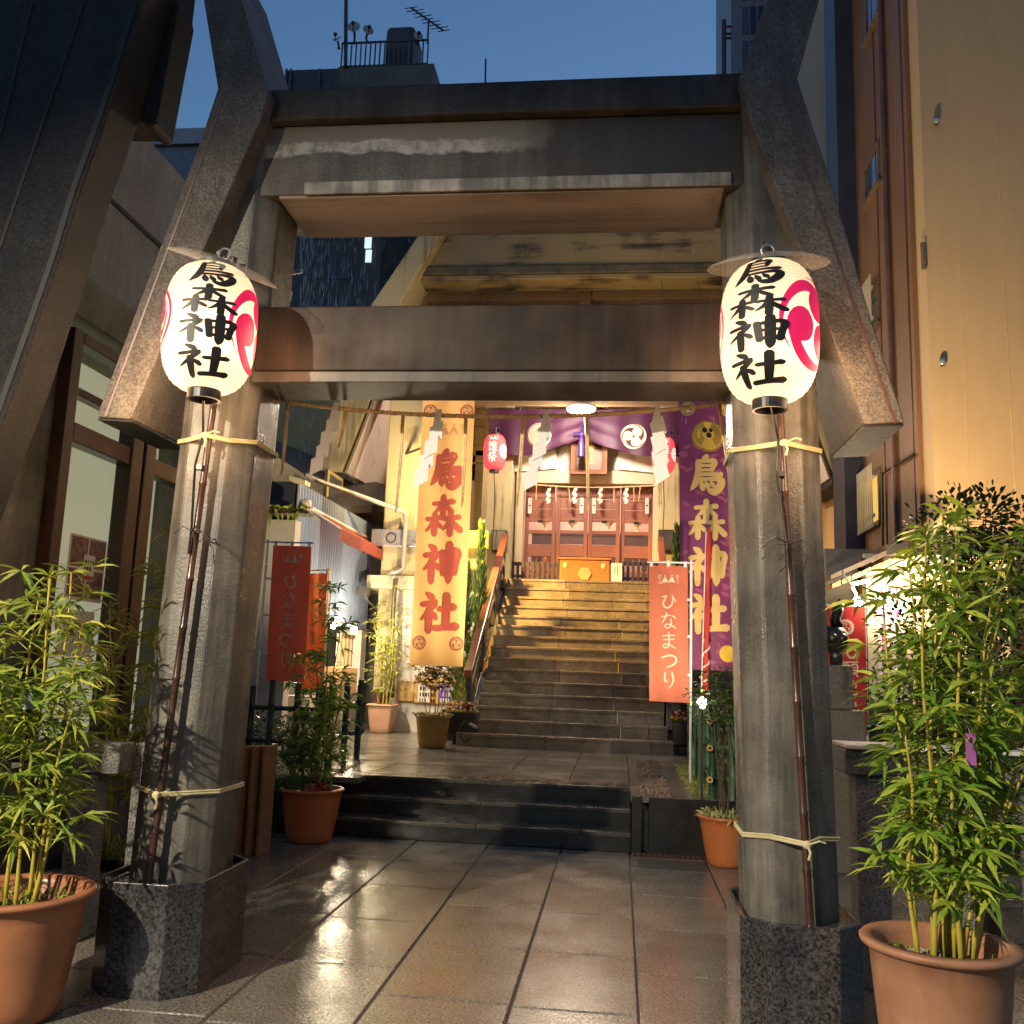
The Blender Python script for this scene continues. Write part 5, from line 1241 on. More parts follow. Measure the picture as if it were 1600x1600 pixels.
# dark old roofs and clutter between torii and shop
rf = thing('old_house', 'dark old house with sloping tarred roof above the corrugated shop', 'building', (-6.5, 13, 0))
za = at(450, 735, 12).z
MB().loft([(-9.5, 11.2, 6.2), (-4.5, 11.2, at(455, 800, 11.2).z), (-4.5, 11.2, at(455, 812, 11.2).z), (-9.5, 11.2, 6.0)], [(-9.5, 17.5, 6.2), (-3.75, 17.5, 4.55), (-3.75, 17.5, 4.40), (-9.5, 17.5, 6.0)]).build('roof', M('tarred_roof', (.03, .028, .027), .4, bump=.2), rf)
MB().box(-9.5, XL - .35, 11.6, 17.4, ZP, 4.1).build('wall', M('dark_wall', (.035, .03, .028), .7), rf)
w_ = MB().box(XL - .349, XL - .30, 13.7, 14.5, zt_ + .10, zt_ + .62).build('window', M('ochre_window_frame', (.36, .26, .12), .5), rf)
MB().box(XL - .299, XL - .29, 13.8, 14.4, zt_ + .16, zt_ + .56).build('pane', m_glassdk, w_)
px_ = at(440, 905, 11.3)
one(MB().box(at(400, 800, 11.3).x, at(463, 800, 11.3).x, 11.3, 11.5, ZP, at(440, 812, 11.3).z), 'white_wall', M('pale_side_wall', (.50, .46, .38), .7, col2=(.33, .29, .23), scale=2), 'pale wall piece between the left torii pillar and the corrugated shop', 'wall')
one(MB().obox(at(468, 752, 11.2), (.11, 0, -.03), (0, .1, 0), (0, 0, .03)), 'air_duct', M('cream_box', (.55, .47, .28), .5), 'cream box high in the dark gap right of the left torii pillar', 'duct box', bevel=.01)
pp = at(476, 789, 11.15); one(MB().box(pp.x - .07, pp.x + .07, 11.1, 11.25, pp.z - .075, pp.z + .075), 'wall_lamp', m_beige, 'cream rounded box beside the hanging plant right of the left torii pillar', 'wall box', bevel=.04)
sh = at(455, 800, 11.1); one(MB().box(sh.x - .4, sh.x + .25, 11.0, 11.28, sh.z - .03, sh.z), 'wall_shelf', m_wood, 'dark shelf carrying the trailing plant above the pale wall', 'shelf')
# right of the stairs: low structure
one(MB().box(at(1290, 880, 11).x, at(1420, 880, 11).x + 1.5, 11, 11.3, ZP, at(1340, 858, 11).z), 'grey_wall', M('grey_lane_wall', (.17, .15, .12), .7), 'plain grey wall behind the lit stall at right', 'wall')
lamp_p = Vector((-2.86, 13.7, 4.55))
yl = thing('wall_spotlight', 'amber spotlight on a long arm behind the orange banner, shining on the stairs', 'spotlight', lamp_p)
MB().lathe(lamp_p, [(.0, .16), (.06, .15), (.09, .02), (.09, 0)], 16).build('housing', m_black, yl)
MB().ball(lamp_p + Vector((0, 0, .03)), .05).build('bulb', EM('amber_bulb', (1, .6, .2), 20), yl)
MB().tube([lamp_p + Vector((0, 0, .15)), lamp_p + Vector((0, .1, .25)), lamp_p + Vector((-.6, .82, .25))], .02, 6).build('arm', m_iron, yl)
lamp('amber_light', lamp_p + Vector((.06, .02, -.10)), (1, .56, .14), 2300, .05, yl, ((2.2, 1.6, -2.0), rad(84), 1.0))
lamp('amber_fill', lamp_p + Vector((0, -.1, -.16)), (1, .68, .28), 130, .06, yl)  # added bare light, backlights the orange banner
el = thing('eave_fill_lamp', 'added unseen amber lamp brightening the front beams of the shrine eave', 'floodlight', (XS, 14.3, 6.6))  # made-up lamp out of sight, added to brighten the eave beams
MB().box(XS - .12, XS + .12, 14.24, 14.36, 6.56, 6.72).build('housing', m_black, el, bevel=.01)
MB().tube([(XS, 14.3, 6.72), (XS, 14.3, 7.2), (XS, 15.3, 7.4)], .02, 6).build('bracket', m_iron, el)
lamp('eave_fill', (XS, 14.1, 6.62), (1, .74, .42), 45, .1, el)
# ------------------------------------------------------------------ fences
def tama_post(mb, x0, x1, y0, y1, z0, z1): mb.box(x0, x1, y0, y1, z0, z1)
fl_ = thing('stone_fence', 'rough granite fence with a capping rail left of the torii', 'fence', (-2.9, 5.2, .2))
MB().box(-3.28, -2.72, 5.08, 5.24, .84, 1.005).build('rail', m_gran_ro, fl_, bevel=.01)
MB().box(-3.0, -2.845, 5.09, 5.23, .245, .839).build('post', m_gran_ro, fl_, bevel=.01)
MB().box(-2.725, -2.60, 5.25, 5.40, .0, 1.0).build('post', m_gran_ro, fl_, bevel=.01)
one(MB().box(-3.28, -2.78, 4.95, 5.5, 0, .242), 'stone_kerb', m_gran_ro, 'low rough granite kerb under the stone fence left of the torii', 'kerb', bevel=.012)
one(MB().box(-3.29, -2.8, 5.52, 7.0, 0, .3), 'soil_bed', M('dark_soil', (.03, .022, .016), .8, bump=.6, bscale=40), 'dark soil bed behind the left stone fence', 'planting bed')
fr_ = thing('stone_fence', 'rough granite fence with a slanted capping rail right of the torii', 'fence', (1.6, 5.2, 0))
MB().box(1.20, 1.36, 5.12, 5.30, 0, 1.02).build('post', m_gran_ro, fr_, bevel=.012)
MB().box(1.62, 1.78, 5.12, 5.30, 0, 1.02).build('post', m_gran_ro, fr_, bevel=.012)
MB().box(2.04, 2.20, 5.12, 5.30, 0, 1.02).build('post', m_gran_ro, fr_, bevel=.012)
MB().box(1.14, 3.0, 5.08, 5.34, 1.022, 1.15).build('rail', m_gran_ro, fr_, bevel=.012)
MB().box(1.14, 3.0, 5.04, 5.38, 1.152, 1.172).build('rail_cap', m_white, fr_, bevel=.005)
m_bam = M('painted_green_bamboo', (.075, .16, .075), .32, col2=(.045, .105, .06), scale=5, island=.25)
m_bamd = M('dark_green_bamboo', (.035, .07, .045), .35, col2=(.02, .042, .03), scale=5, island=.3)
m_bamy = M('yellow_green_bamboo', (.28, .30, .07), .35, var=.3, scale=6)
m_knot = M('black_palm_rope', (.012, .012, .012), .8)
m_cut = M('cut_bamboo_end', (.62, .42, .12), .5, var=.3)
def bamboo(mb, A, B_, r, step=.26):
    A, B_ = Vector(A), Vector(B_); d = B_ - A; L_ = d.length; n = max(1, int(L_ / step)); P, R_ = [], []
    for i in range(n + 1):
        t = i / n
        for o, k in ((-.014 / L_, 1.0), (0, 1.12), (.014 / L_, 1.0)):
            if 0 <= t + o <= 1: P.append(A + d * (t + o)); R_.append(r * k)
    mb.tube(P, R_, 10); return mb
def bamboo_fence(label, corner, ends, zs, zt, mat, stakes, loc):
    o = thing('bamboo_fence', label, 'fence', loc)
    for e in ends:
        e = Vector(e); c = Vector(corner)
        for z in zs: bamboo(MB(), (c.x, c.y, z), (e.x, e.y, z), .022).build('rail', mat, o, smooth=True)
        d = (e - c); n = stakes
        for k in range(n + 1):
            p = c + d * (k / n); j = .03 * ((k * 7) % 3)
            off = Vector((d.y, -d.x, 0)).normalized() * (.04 if k % 2 else -.04)
            if k == 0: off = Vector((0, 0, 0))
            bamboo(MB(), (p.x + off.x, p.y + off.y, ZP - .02), (p.x + off.x, p.y + off.y, zt + j), .03 if k else .034, .2).build('stake', mat, o, smooth=True)
        kn = MB(); r3 = random.Random(int(corner[0] * 10))
        for k in range(n + 1):
            p = c + d * (k / n)
            for z in zs:
                kn.ball((p.x, p.y, z), .036, .04, .035, 8, 5)
                for q in range(3): kn.tube([(p.x, p.y, z), (p.x + r3.uniform(-.06, .06), p.y + r3.uniform(-.07, 0), z + r3.uniform(-.05, .03))], .008, 4)
        kn.build('rope_knots', m_knot, o, smooth=True)
    return o
bf = bamboo_fence('green painted bamboo fence with black knots right of the steps', (.80, 8.45), ((.83, 11.2), (2.3, 8.45)), (.62, .88, 1.10), 1.24, m_bam, 9, (.8, 8.45, ZP))
for z in (.62, .88, 1.10):
    m = MB().lathe((0, 0, 0), [(.012, .0), (.026, .0), (.026, .05), (.012, .05)], 14); m.v = [(.80 - .03 + v[0], 8.40 - v[2], z + v[1]) for v in m.v]
    m.build('cut_end', m_cut, bf)
bamboo_fence('dark green bamboo fence behind the pine pot left of the steps', (-2.78, 8.75), ((-4.1, 8.75), (-2.86, 10.6)), (.74, 1.04), 1.24, m_bamd, 6, (-3.3, 8.75, ZP))
# wooden slatted rack leaning behind the left pillar
wr = thing('slatted_rack', 'upright wooden slatted rack behind the left torii pillar', 'rack', (-2.85, 7.4, 0))
m_slat = M('red_brown_slat', (.30, .135, .06), .4, island=.3, scale=8)
for k in range(6):
    x = -3.08 + .072 * k; y = 7.15 + .05 * k
    MB().obox((x, y, .41), (.013, .0, 0), (.02, .075, 0), (0, 0, .41)).build('slat', m_slat, wr, bevel=.004)
MB().box(-3.10, -2.70, 7.44, 7.48, .12, .17).box(-3.10, -2.70, 7.44, 7.48, .62, .67).build('crosspiece', m_slat, wr)

# ------------------------------------------------------------------ plants
def leaf(mb, p, d, L_, w, droop=.35, rg=random):
    d = Vector(d).normalized(); s = d.cross(Vector((0, 0, 1)))
    if s.length < .1: s = Vector((1, 0, 0))
    s = s.normalized(); s = (Matrix.Rotation(rg.uniform(-.9, .9), 3, d) @ s); p = Vector(p)
    q1 = p + d * L_ * .35; q2 = p + d * L_ * .7 + Vector((0, 0, -droop * L_ * .18)); q3 = p + d * L_ + Vector((0, 0, -droop * L_ * .5))
    mb.add([p, q1 - s * w, q1 + s * w, q2 - s * w * .75, q2 + s * w * .75, q3], [(0, 1, 2), (1, 3, 4, 2), (3, 5, 4)])
def tuft(mb, p, n, L_, w, rg, up=-.15, spread=1.0, aim=None):
    for k in range(n):
        a = rg.uniform(0, 2 * pi); e = rg.uniform(up - .5, up + .55)
        d = Vector((cos(a) * spread, sin(a) * spread, e))
        if aim: d = d + Vector(aim) * rg.uniform(.4, 1.2)
        leaf(mb, p, d, L_ * rg.uniform(.6, 1.1), w * rg.uniform(.7, 1.1), rg.uniform(.2, .9), rg)
lf_a = leaf_mat('bamboo_leaf', (.13, .25, .03), (.48, .48, .08))
lf_b = leaf_mat('bright_bamboo_leaf', (.12, .27, .025), (.48, .54, .07))
lf_d = leaf_mat('dark_shrub_leaf', (.03, .07, .018), (.12, .18, .045), .25)
lf_y = leaf_mat('yellowish_leaf', (.20, .25, .04), (.52, .50, .10))
lf_r = leaf_mat('bronze_leaf', (.13, .10, .03), (.50, .36, .09))
lf_c = leaf_mat('conifer_spray', (.045, .11, .025), (.18, .28, .05))
lf_p = leaf_mat('pine_needle', (.045, .12, .04), (.13, .27, .07))
lf_s = leaf_mat('striped_leaf', (.35, .42, .12), (.75, .72, .42))
lf_n = leaf_mat('nandina_leaf', (.04, .10, .02), (.14, .25, .05))
m_culm = M('yellow_culm', (.50, .38, .05), .35, col2=(.33, .30, .05), scale=12)
m_culmg = M('green_culm', (.16, .20, .05), .4, col2=(.09, .12, .03), scale=10)
m_twig = M('brown_twig', (.09, .055, .03), .6)
m_soil = M('potting_soil', (.035, .026, .018), .85, bump=.8, bscale=60)
m_terra = M('terracotta_plastic', (.44, .18, .08), .45, col2=(.30, .125, .062), scale=5, bump=.06, bscale=120, streak=.12, rvar=.1)
def pot(o, c, r_top, r_bot, h, mat, rim=.02, square=0, soil=True):
    c = Vector(c); pr = [(r_bot * .92, 0), (r_bot, .015)]
    for k in range(1, 9):
        t = k / 8; pr.append((r_bot + (r_top - r_bot) * (t ** .8), .015 + (h - .05) * t))
    pr += [(r_top + rim * .3, h - .03), (r_top + rim, h - .022), (r_top + rim + .004, h - .008), (r_top + rim - .004, h), (r_top - .012, h), (r_top - .02, h - .03), (r_top - .05, h - .14)]
    m = MB().lathe(c, pr, 48, cap0=True)
    if square:
        for i, v in enumerate(m.v):
            d = Vector((v[0] - c.x, v[1] - c.y)); a = math.atan2(d.y, d.x); k = 1 / max(abs(cos(a)), abs(sin(a))) ; k = 1 + (k - 1) * .62
            m.v[i] = (c.x + d.x * k * .9, c.y + d.y * k * .9, v[2])
    po = m.build('pot', mat, o, smooth=True)
    if soil:
        MB().lathe(c + Vector((0, 0, h - .10)), [(0, .02), (r_top * .5, .015), (r_top - .03, 0)], 32).build('soil', m_soil, o, smooth=True)
    return po
def culms(o, c, specs, mat, leafmat, rg, L_, w, tuftn, z_from, step, twig=.12, r=.008, aim=None, up=-.2, names=('culm', 'foliage')):
    """specs: list of (dx, dy, lean_x, lean_y, height)"""
    lv = MB(); c = Vector(c)
    for dx, dy, lx, ly, hh in specs:
        P = []; n = max(6, int(hh / .12)); R_ = []
        for i in range(n + 1):
            t = i / n; p = c + Vector((dx + lx * t ** 1.5 + .012 * sin(t * 9 + dx * 50), dy + ly * t ** 1.5 + .012 * sin(t * 7 + dy * 40), hh * t)); P.append(p); R_.append(r * (1 - .6 * t) * (1.25 if i % 2 else .95))
        MB().tube(P, R_, 7).build(names[0], mat, o, smooth=True)
        z = z_from
        while z < hh:
            t = z / hh; i = min(n - 1, int(t * n)); p = P[i] + (P[i + 1] - P[i]) * (t * n - i)
            for q in range(rg.choice((1, 2, 2, 3))):
                a = rg.uniform(0, 2 * pi); d = Vector((cos(a), sin(a), rg.uniform(.1, .9))); e = p + d * twig * rg.uniform(.4, 1.3) * (1.1 - .45 * t)
                lv.tube([p, e], [.0025, .0012], 3, False)
                tuft(lv, e, rg.randint(tuftn - 2, tuftn + 2), L_, w, rg, up, 1, tuple(d * .6) if not aim else aim)
            z += step * rg.uniform(.6, 1.3)
        tuft(lv, P[-1], tuftn + 2, L_, w, rg, .25, .9)
    lv.build(names[1], leafmat, o)
def grass(o, c, r, n, L_, mat, rg, name='ground_leaves', w=.006):
    g = MB()
    for k in range(n):
        a, q = rg.uniform(0, 2 * pi), r * rg.random() ** .5; p = Vector(c) + Vector((q * cos(a), q * sin(a), 0))
        leaf(g, p, (rg.uniform(-1, 1), rg.uniform(-1, 1), rg.uniform(.5, 1.6)), L_ * rg.uniform(.5, 1.1), w, 1.0, rg)
    g.build(name, mat, o)
def pebs(o, c, r, n, rg):
    g = MB()
    for k in range(n):
        a, q = rg.uniform(0, 2 * pi), r * rg.random() ** .5; s = rg.uniform(.006, .014)
        g.ball(Vector(c) + Vector((q * cos(a), q * sin(a), 0)), s, s * 1.2, s * .7, 6, 4)
    g.build('gravel', M('pale_gravel', (.45, .42, .36), .5, island=.4), o, smooth=True)
# front left pot
rg = random.Random(21); c = (-2.52, 3.95, 0)
o = thing('potted_bamboo', 'bamboo in the big terracotta pot at the lower left corner', 'potted plant', c)
pot(o, c, .29, .215, .50, m_terra, .03)
culms(o, (c[0], c[1], .40), [(-.05, .02, -.05, .05, 1.35), (.03, -.04, .02, -.02, 1.42), (.07, .05, .06, .02, 1.22), (-.11, -.05, -.22, 0, 1.28), (-.14, .05, -.35, .1, 1.1), (.01, .08, -.02, .1, 1.46), (-.02, -.09, -.1, -.14, 1.0), (.11, -.03, .14, -.08, .98)], m_culm, lf_a, rg, .15, .0085, 10, .28, .085, .16, .0085)
grass(o, (c[0], c[1], .43), .24, 170, .11, lf_a, rg)
MB().box(c[0] - .01, c[0] + .05, 3.85, 3.854, 1.25, 1.32).build('name_tag', M('grey_tag', (.25, .28, .33), .5), o)
# front right pot
rg = random.Random(22); c = (1.115, 3.62, 0)
o = thing('potted_bamboo', 'tall yellow stemmed bamboo in the terracotta pot at the lower right corner', 'potted plant', c)
pot(o, c, .232, .165, .62, M('weathered_terracotta', (.43, .22, .125), .5, col2=(.31, .135, .07), scale=5, streak=.15, bump=.08, bscale=100), .028)
culms(o, (c[0], c[1], .52), [(-.09, -.03, -.02, -.04, .85), (-.03, -.06, .0, 0, 1.50), (-.015, .0, .05, .03, 1.35), (.04, -.05, .07, .02, 1.55), (.055, -.03, .16, 0, 1.25), (.07, .04, .26, .05, 1.35), (.10, .05, .46, .2, 1.2), (.06, .1, .40, .28, 1.5), (.11, 0, .30, 0, .9), (.03, .08, .10, .1, 1.62), (-.05, .06, -.06, .12, 1.30), (.10, -.02, .38, .03, 1.1), (.0, .1, .02, .2, 1.4), (.09, .06, .30, .25, 1.5)], m_culm, lf_b, rg, .135, .0105, 7, .24, .095, .13, .0085)
grass(o, (c[0], c[1], .53), .2, 70, .08, lf_b, rg); pebs(o, (c[0], c[1], .54), .19, 260, rg)
p = at(1517, 1170, 3.42); tg = MB().box(p.x - .016, p.x + .016, p.y, p.y + .002, p.z - .055, p.z + .05); tg.tube([p + Vector((0, 0, .05)), p + Vector((0, .06, .12))], .002, 4)
one(tg, 'paper_tag', M('violet_tag', (.42, .12, .36), .5), 'violet paper tag dangling in the right front bamboo', 'tag')
# pine and bamboo pot before the left fence
rg = random.Random(23); c = (-2.57, 8.06, 0)
o = thing('potted_bamboo', 'slender bamboo and pine in the orange pot left of the entrance steps', 'potted plant', c)
pot(o, c, .25, .185, .43, M('orange_pot_plastic', (.44, .13, .035), .4, col2=(.38, .105, .028), scale=2), .02)
culms(o, (c[0], c[1], .34), [(.05, 0, .0, .03, 1.78), (.10, .03, .02, .05, 1.45), (.02, .05, -.12, .1, 1.2), (.14, 0, .06, 0, 1.0), (.08, -.04, .0, -.05, .9), (-.02, .02, -.24, 0, 1.15)], m_culmg, lf_b, rg, .145, .0105, 9, .22, .12, .13, .008)
pn = MB(); tk = MB(); cc = Vector((c[0] - .12, c[1], .36))
for k in range(34):
    t = rg.random(); p = cc + Vector((rg.uniform(-.17, .12), rg.uniform(-.15, .15), .02 + .62 * t)); tk.tube([cc + Vector((0, 0, .5 * t)), p], .006, 4)
    for q in range(46):
        a = rg.uniform(0, 2 * pi); leaf(pn, p, (cos(a), sin(a), rg.uniform(-.2, 1.6)), rg.uniform(.07, .14), .0036, .2, rg)
tk.tube([cc + Vector((.05, 0, -.1)), cc + Vector((0, 0, .5))], .014, 6)
tk.build('pine_branches', m_twig, o); pn.build('pine_needles', lf_p, o)
grass(o, (c[0] + .08, c[1] - .05, .36), .16, 90, .09, lf_d, rg)
fl = MB()
for k in range(16): fl.ball((c[0] + rg.uniform(.05, .24), c[1] - rg.uniform(.05, .16), .43 + rg.uniform(0, .06)), .016, .016, .012, 7, 5)
fl.build('red_flowers', M('dark_red_petal', (.28, .01, .03), .5), o)
# nandina pot right
rg = random.Random(24); c = (.875, 8.06, 0)
o = thing('potted_nandina', 'nandina with striped grass in the orange pot by the right torii pillar', 'potted plant', c)
pot(o, c, .215, .15, .385, M('orange_pot_plastic', (.46, .15, .045), .38, col2=(.40, .12, .035), scale=2), .02)
tr = MB(); lv = MB()
for k in range(6):
    b = Vector((c[0] + rg.uniform(-.07, .07), c[1] + rg.uniform(-.06, .06), .3)); e = b + Vector((rg.uniform(-.14, .12), rg.uniform(-.1, .1), rg.uniform(.85, 1.15))); tr.tube([b, (b + e) / 2 + Vector((rg.uniform(-.03, .03), 0, 0)), e], [.008, .006, .005], 6)
    for q in range(9):
        a = rg.uniform(0, 2 * pi); f_ = e + Vector((cos(a) * .2 * rg.random(), sin(a) * .17 * rg.random(), rg.uniform(-.12, .16))); tr.tube([e + Vector((0, 0, -.1)), f_], .0025, 3)
        for z in range(26): leaf(lv, f_ + Vector((rg.uniform(-.09, .09), rg.uniform(-.08, .08), rg.uniform(-.05, .05))), (rg.uniform(-1, 1), rg.uniform(-1, 1), rg.uniform(-.4, .5)), .042, .008, .3, rg)
tr.build('stems', m_twig, o); lv.build('foliage', lf_n, o)
grass(o, (c[0], c[1], .34), .18, 190, .20, lf_s, rg, 'striped_grass', .008)
# pale square pot with tall bamboo by the white wall
rg = random.Random(25); c = (-3.52, 14.2, ZP)
o = thing('potted_bamboo', 'tall thin bamboo in the pale pink square pot against the white wall', 'potted plant', c)
pot(o, c, .23, .17, .42, M('pale_pink_pot', (.62, .36, .24), .5, var=.15), .02, 1)
culms(o, (c[0], c[1], c[2] + .34), [(-.06, 0, -.06, .03, 1.55), (.0, -.03, -.05, -.02, 1.35), (.05, .02, .03, .02, 1.85), (.1, 0, .12, 0, 1.5), (-.1, .03, -.12, .05, 1.3), (.07, -.04, .08, 0, 1.2)], m_culm, lf_y, rg, .13, .0085, 6, .25, .12, .13, .009)
# ochre pot
rg = random.Random(26); c = (-2.33, 12.05, ZP)
o = thing('potted_shrub', 'thin shrub with creeping leaves in the ochre round pot under the orange banner', 'potted plant', c)
pot(o, c, .215, .165, .40, M('ochre_glaze', (.42, .24, .05), .35, col2=(.25, .14, .035), scale=4, rvar=.1), .018)
culms(o, (c[0], c[1], c[2] + .32), [(-.04, 0, -.06, .0, .85), (.02, -.03, .03, 0, .9), (.05, .02, .10, .02, .8), (-.08, .02, -.16, 0, .7), (0, .04, .0, .05, .95), (.08, 0, .16, 0, .65)], M('orange_stem', (.40, .20, .05), .5), lf_r, rg, .085, .0115, 12, .42, .05, .12, .007, None, -.05, ('stem', 'foliage'))
grass(o, (c[0], c[1], c[2] + .39), .24, 330, .095, lf_r, rg, 'creeping_leaves', .014)
pt = MB()
for k in range(7): pt.ball((c[0] + rg.uniform(-.12, .15), c[1] - .12 - rg.uniform(0, .08), c[2] + .41), .022, .012, .02, 8, 5)
pt.build('white_flowers', m_white, o)
# black planter with conifer and flowers beside the stairs; mirrored one right
def planter(label, cx, cyy, seed, cone):
    rg = random.Random(seed); o = thing('flower_planter', label, 'planter', (cx, cyy, ZP))
    MB().box(cx - .17, cx + .22, cyy - .16, cyy + .16, ZP + .12, ZP + .42).box(cx - .1, cx + .15, cyy - .1, cyy + .1, ZP, ZP + .119).build('box', m_black, o, bevel=.012)
    c = Vector((cx, cyy, ZP + .42)); lv = MB()
    if cone:
        for k in range(330):
            t = rg.random(); a = rg.uniform(0, 2 * pi); r = .15 * (1 - t) * rg.uniform(.1, .5); p = c + Vector((r * cos(a), r * sin(a), .08 + .44 * t))
            leaf(lv, p, (cos(a), sin(a), .7), .10 * (1.1 - t), .006, .2, rg)
        MB().tube([c, c + Vector((0, 0, .46))], .008, 5).build('trunk', m_twig, o)
    for k in range(120): leaf(lv, c + Vector((rg.uniform(-.17, .2), rg.uniform(-.15, .14), 0)), (rg.uniform(-1, 1), rg.uniform(-1, 1), rg.uniform(.2, 1)), .07, .012, .6, rg)
    lv.build('foliage', lf_y if cone else lf_n, o)
    for nm, col, n in (('red_flowers', (.30, .015, .04), 26), ('cream_flowers', (.75, .5, .25), 18), ('yellow_flowers', (.75, .42, .03), 14), ('white_flowers', (.8, .75, .66), 10)):
        f = MB()
        for k in range(n): f.ball(c + Vector((rg.uniform(-.18, .2), -rg.uniform(.02, .16), rg.uniform(.01, .13))), .021, .014, .019, 7, 5)
        f.build(nm, M(nm, col, .5), o)
planter('black planter with a golden conifer and bright flowers at the left stair foot', -2.08, 12.75, 31, True)
planter('black planter with red and yellow flowers at the right foot of the stairs', .86, 12.75, 32, False)
sp_ = thing('small_planter', 'small plain orange planter tucked behind the ochre pot', 'planter', (-2.28, 14.2, ZP))
MB().loft([(-2.47, 14.1, ZP), (-2.20, 14.1, ZP), (-2.20, 14.3, ZP), (-2.47, 14.3, ZP)], [(-2.50, 14.06, ZP + .23), (-2.17, 14.06, ZP + .23), (-2.17, 14.34, ZP + .23), (-2.50, 14.34, ZP + .23)]).build('box', m_terra, sp_, bevel=.01)
fr2 = MB(); 
for k in range(5): fr2.ball((-2.40 + .05 * k, 14.12, ZP + .27), .02, .02, .04, 7, 5)
fr2.build('pink_flowers', M('pink_petal', (.5, .04, .18), .5), sp_)
# conifers along the stairs
def conifer(label, x, y, z0, h, r, seed):
    rg = random.Random(seed); o = thing('conifer', label, 'conifer', (x, y, z0), 'columnar conifers beside the stairs'); lv = MB()
    MB().tube([(x, y, z0), (x, y, z0 + h * .9)], [.03, .008], 6).build('trunk', m_twig, o)
    for k in range(1500):
        t = rg.random() ** 1.2; a = rg.uniform(0, 2 * pi); R_ = r * min(1, (1 - t) * 1.5 + .05) * rg.uniform(.35, 1) * (.8 + .3 * sin(a * 3 + t * 14))
        p = Vector((x + R_ * cos(a), y + R_ * sin(a), z0 + .05 + h * t)); leaf(lv, p, (cos(a) * .5, sin(a) * .5, 1), rg.uniform(.07, .15), .012, -.2, rg)
    lv.build('foliage', lf_c, o)
conifer('taller dark columnar conifer close to the left handrail', -2.12, 14.15, ZP + .75, 2.35, .15, 41)
conifer('lower dark columnar conifer in front of the taller one left of the stairs', -2.24, 13.6, ZP + .42, 2.0, .16, 42)
conifer('light green feathery conifer on the right of the stairs', .82, 13.9, ZP + .95, 2.1, .17, 43)
for x, y, h, lab in ((-2.26, 13.78, .45, 'black trough holding the left conifers'), (.82, 13.9, .95, 'black trough holding the right conifer')):
    one(MB().box(x - .2, x + .2, y - .45, y + .5, ZP, ZP + h - .03), 'plant_trough', m_black, lab, 'trough', bevel=.01)
# bamboo behind the left stone fence
rg = random.Random(27); o = thing('bamboo_clump', 'yellow green bamboo clump growing behind the left stone fence', 'bamboo', (-3.0, 5.75, .3))
culms(o, (-3.0, 5.75, .28), [(.12, -.1, .10, 0, 2.05), (.2, 0, .12, .05, 1.9), (.05, .05, .02, .1, 1.75), (-.08, -.05, -.12, 0, 1.5), (.16, .1, .2, .1, 1.6), (-.02, -.15, -.1, -.05, 1.2), (.22, -.1, .2, -.05, 1.3)], m_culm, lf_y, rg, .15, .0085, 9, .35, .085, .15, .008)
grass(o, (-2.95, 5.65, .3), .25, 90, .22, lf_a, rg)
# dark evergreen shrub behind the right fence
rg = random.Random(28); o = thing('evergreen_shrub', 'dark glossy evergreen shrub behind the right front bamboo', 'shrub', (1.85, 5.9, 0)); lv = MB(); br = MB()
br.tube([(2.1, 5.9, 0), (2.12, 5.9, .9), (2.15, 5.9, 1.5)], [.05, .04, .03], 8)
for k in range(105):
    a = rg.uniform(0, 2 * pi); q = rg.random() ** .5; zz = .8 + 1.7 * rg.random(); rr = .78 * q * (1 if zz < 2.0 else max(.3, 1 - (zz - 2.0) * .7))
    p = Vector((2.22 + rr * cos(a) * .95, 5.9 + rr * sin(a) * .6, zz)); br.tube([(2.1, 5.9, max(.9, zz - .6)), p], [.010, .003], 4)
    for j in range(120):
        v = Vector((rg.gauss(0, 1), rg.gauss(0, 1), rg.gauss(0, 1))); v = v.normalized() * .19 * rg.random() ** .4
        leaf(lv, p + v, v + Vector((0, 0, .05)), rg.uniform(.035, .062), .011, .5, rg)
br.build('branches', m_twig, o); lv.build('foliage', lf_d, o)
# low plants inside the fences
def low_plants(label, box, n, seed, mat, L_):
    rg = random.Random(seed); m = MB()
    for k in range(n):
        p = Vector((rg.uniform(box[0], box[1]), rg.uniform(box[2], box[3]), ZP + rg.random() * box[4])); leaf(m, p, (rg.uniform(-1, 1), rg.uniform(-1, 1), rg.uniform(-.1, 1)), L_ * rg.uniform(.6, 1.1), L_ * .16, .6, rg)
    return tag(m.build('ground_cover', mat), label, 'ground cover', kind='stuff')
low_plants('dark low leaves growing inside the right bamboo fence', (.9, 2.2, 8.55, 10.8, .55), 2600, 51, lf_n, .075)
low_plants('yellow green moss along the foot of the right bamboo fence', (.62, .80, 8.45, 11.0, .05), 1500, 52, lf_y, .03)
low_plants('dark low leaves growing behind the left bamboo fence', (-4.2, -2.95, 8.9, 10.4, .45), 1700, 53, lf_d, .08)
tp_ = MB(); rg = random.Random(54)
for k in range(60): leaf(tp_, (sh.x + rg.uniform(-.3, .2), 11.08, sh.z + .02), (rg.uniform(-1, 1), rg.uniform(-1, .2), rg.uniform(-.6, 1)), .16, .022, 1.0, rg)
one(tp_, 'trailing_plant', lf_y, 'yellow green trailing plant on the dark shelf beside the left torii pillar', 'plant')

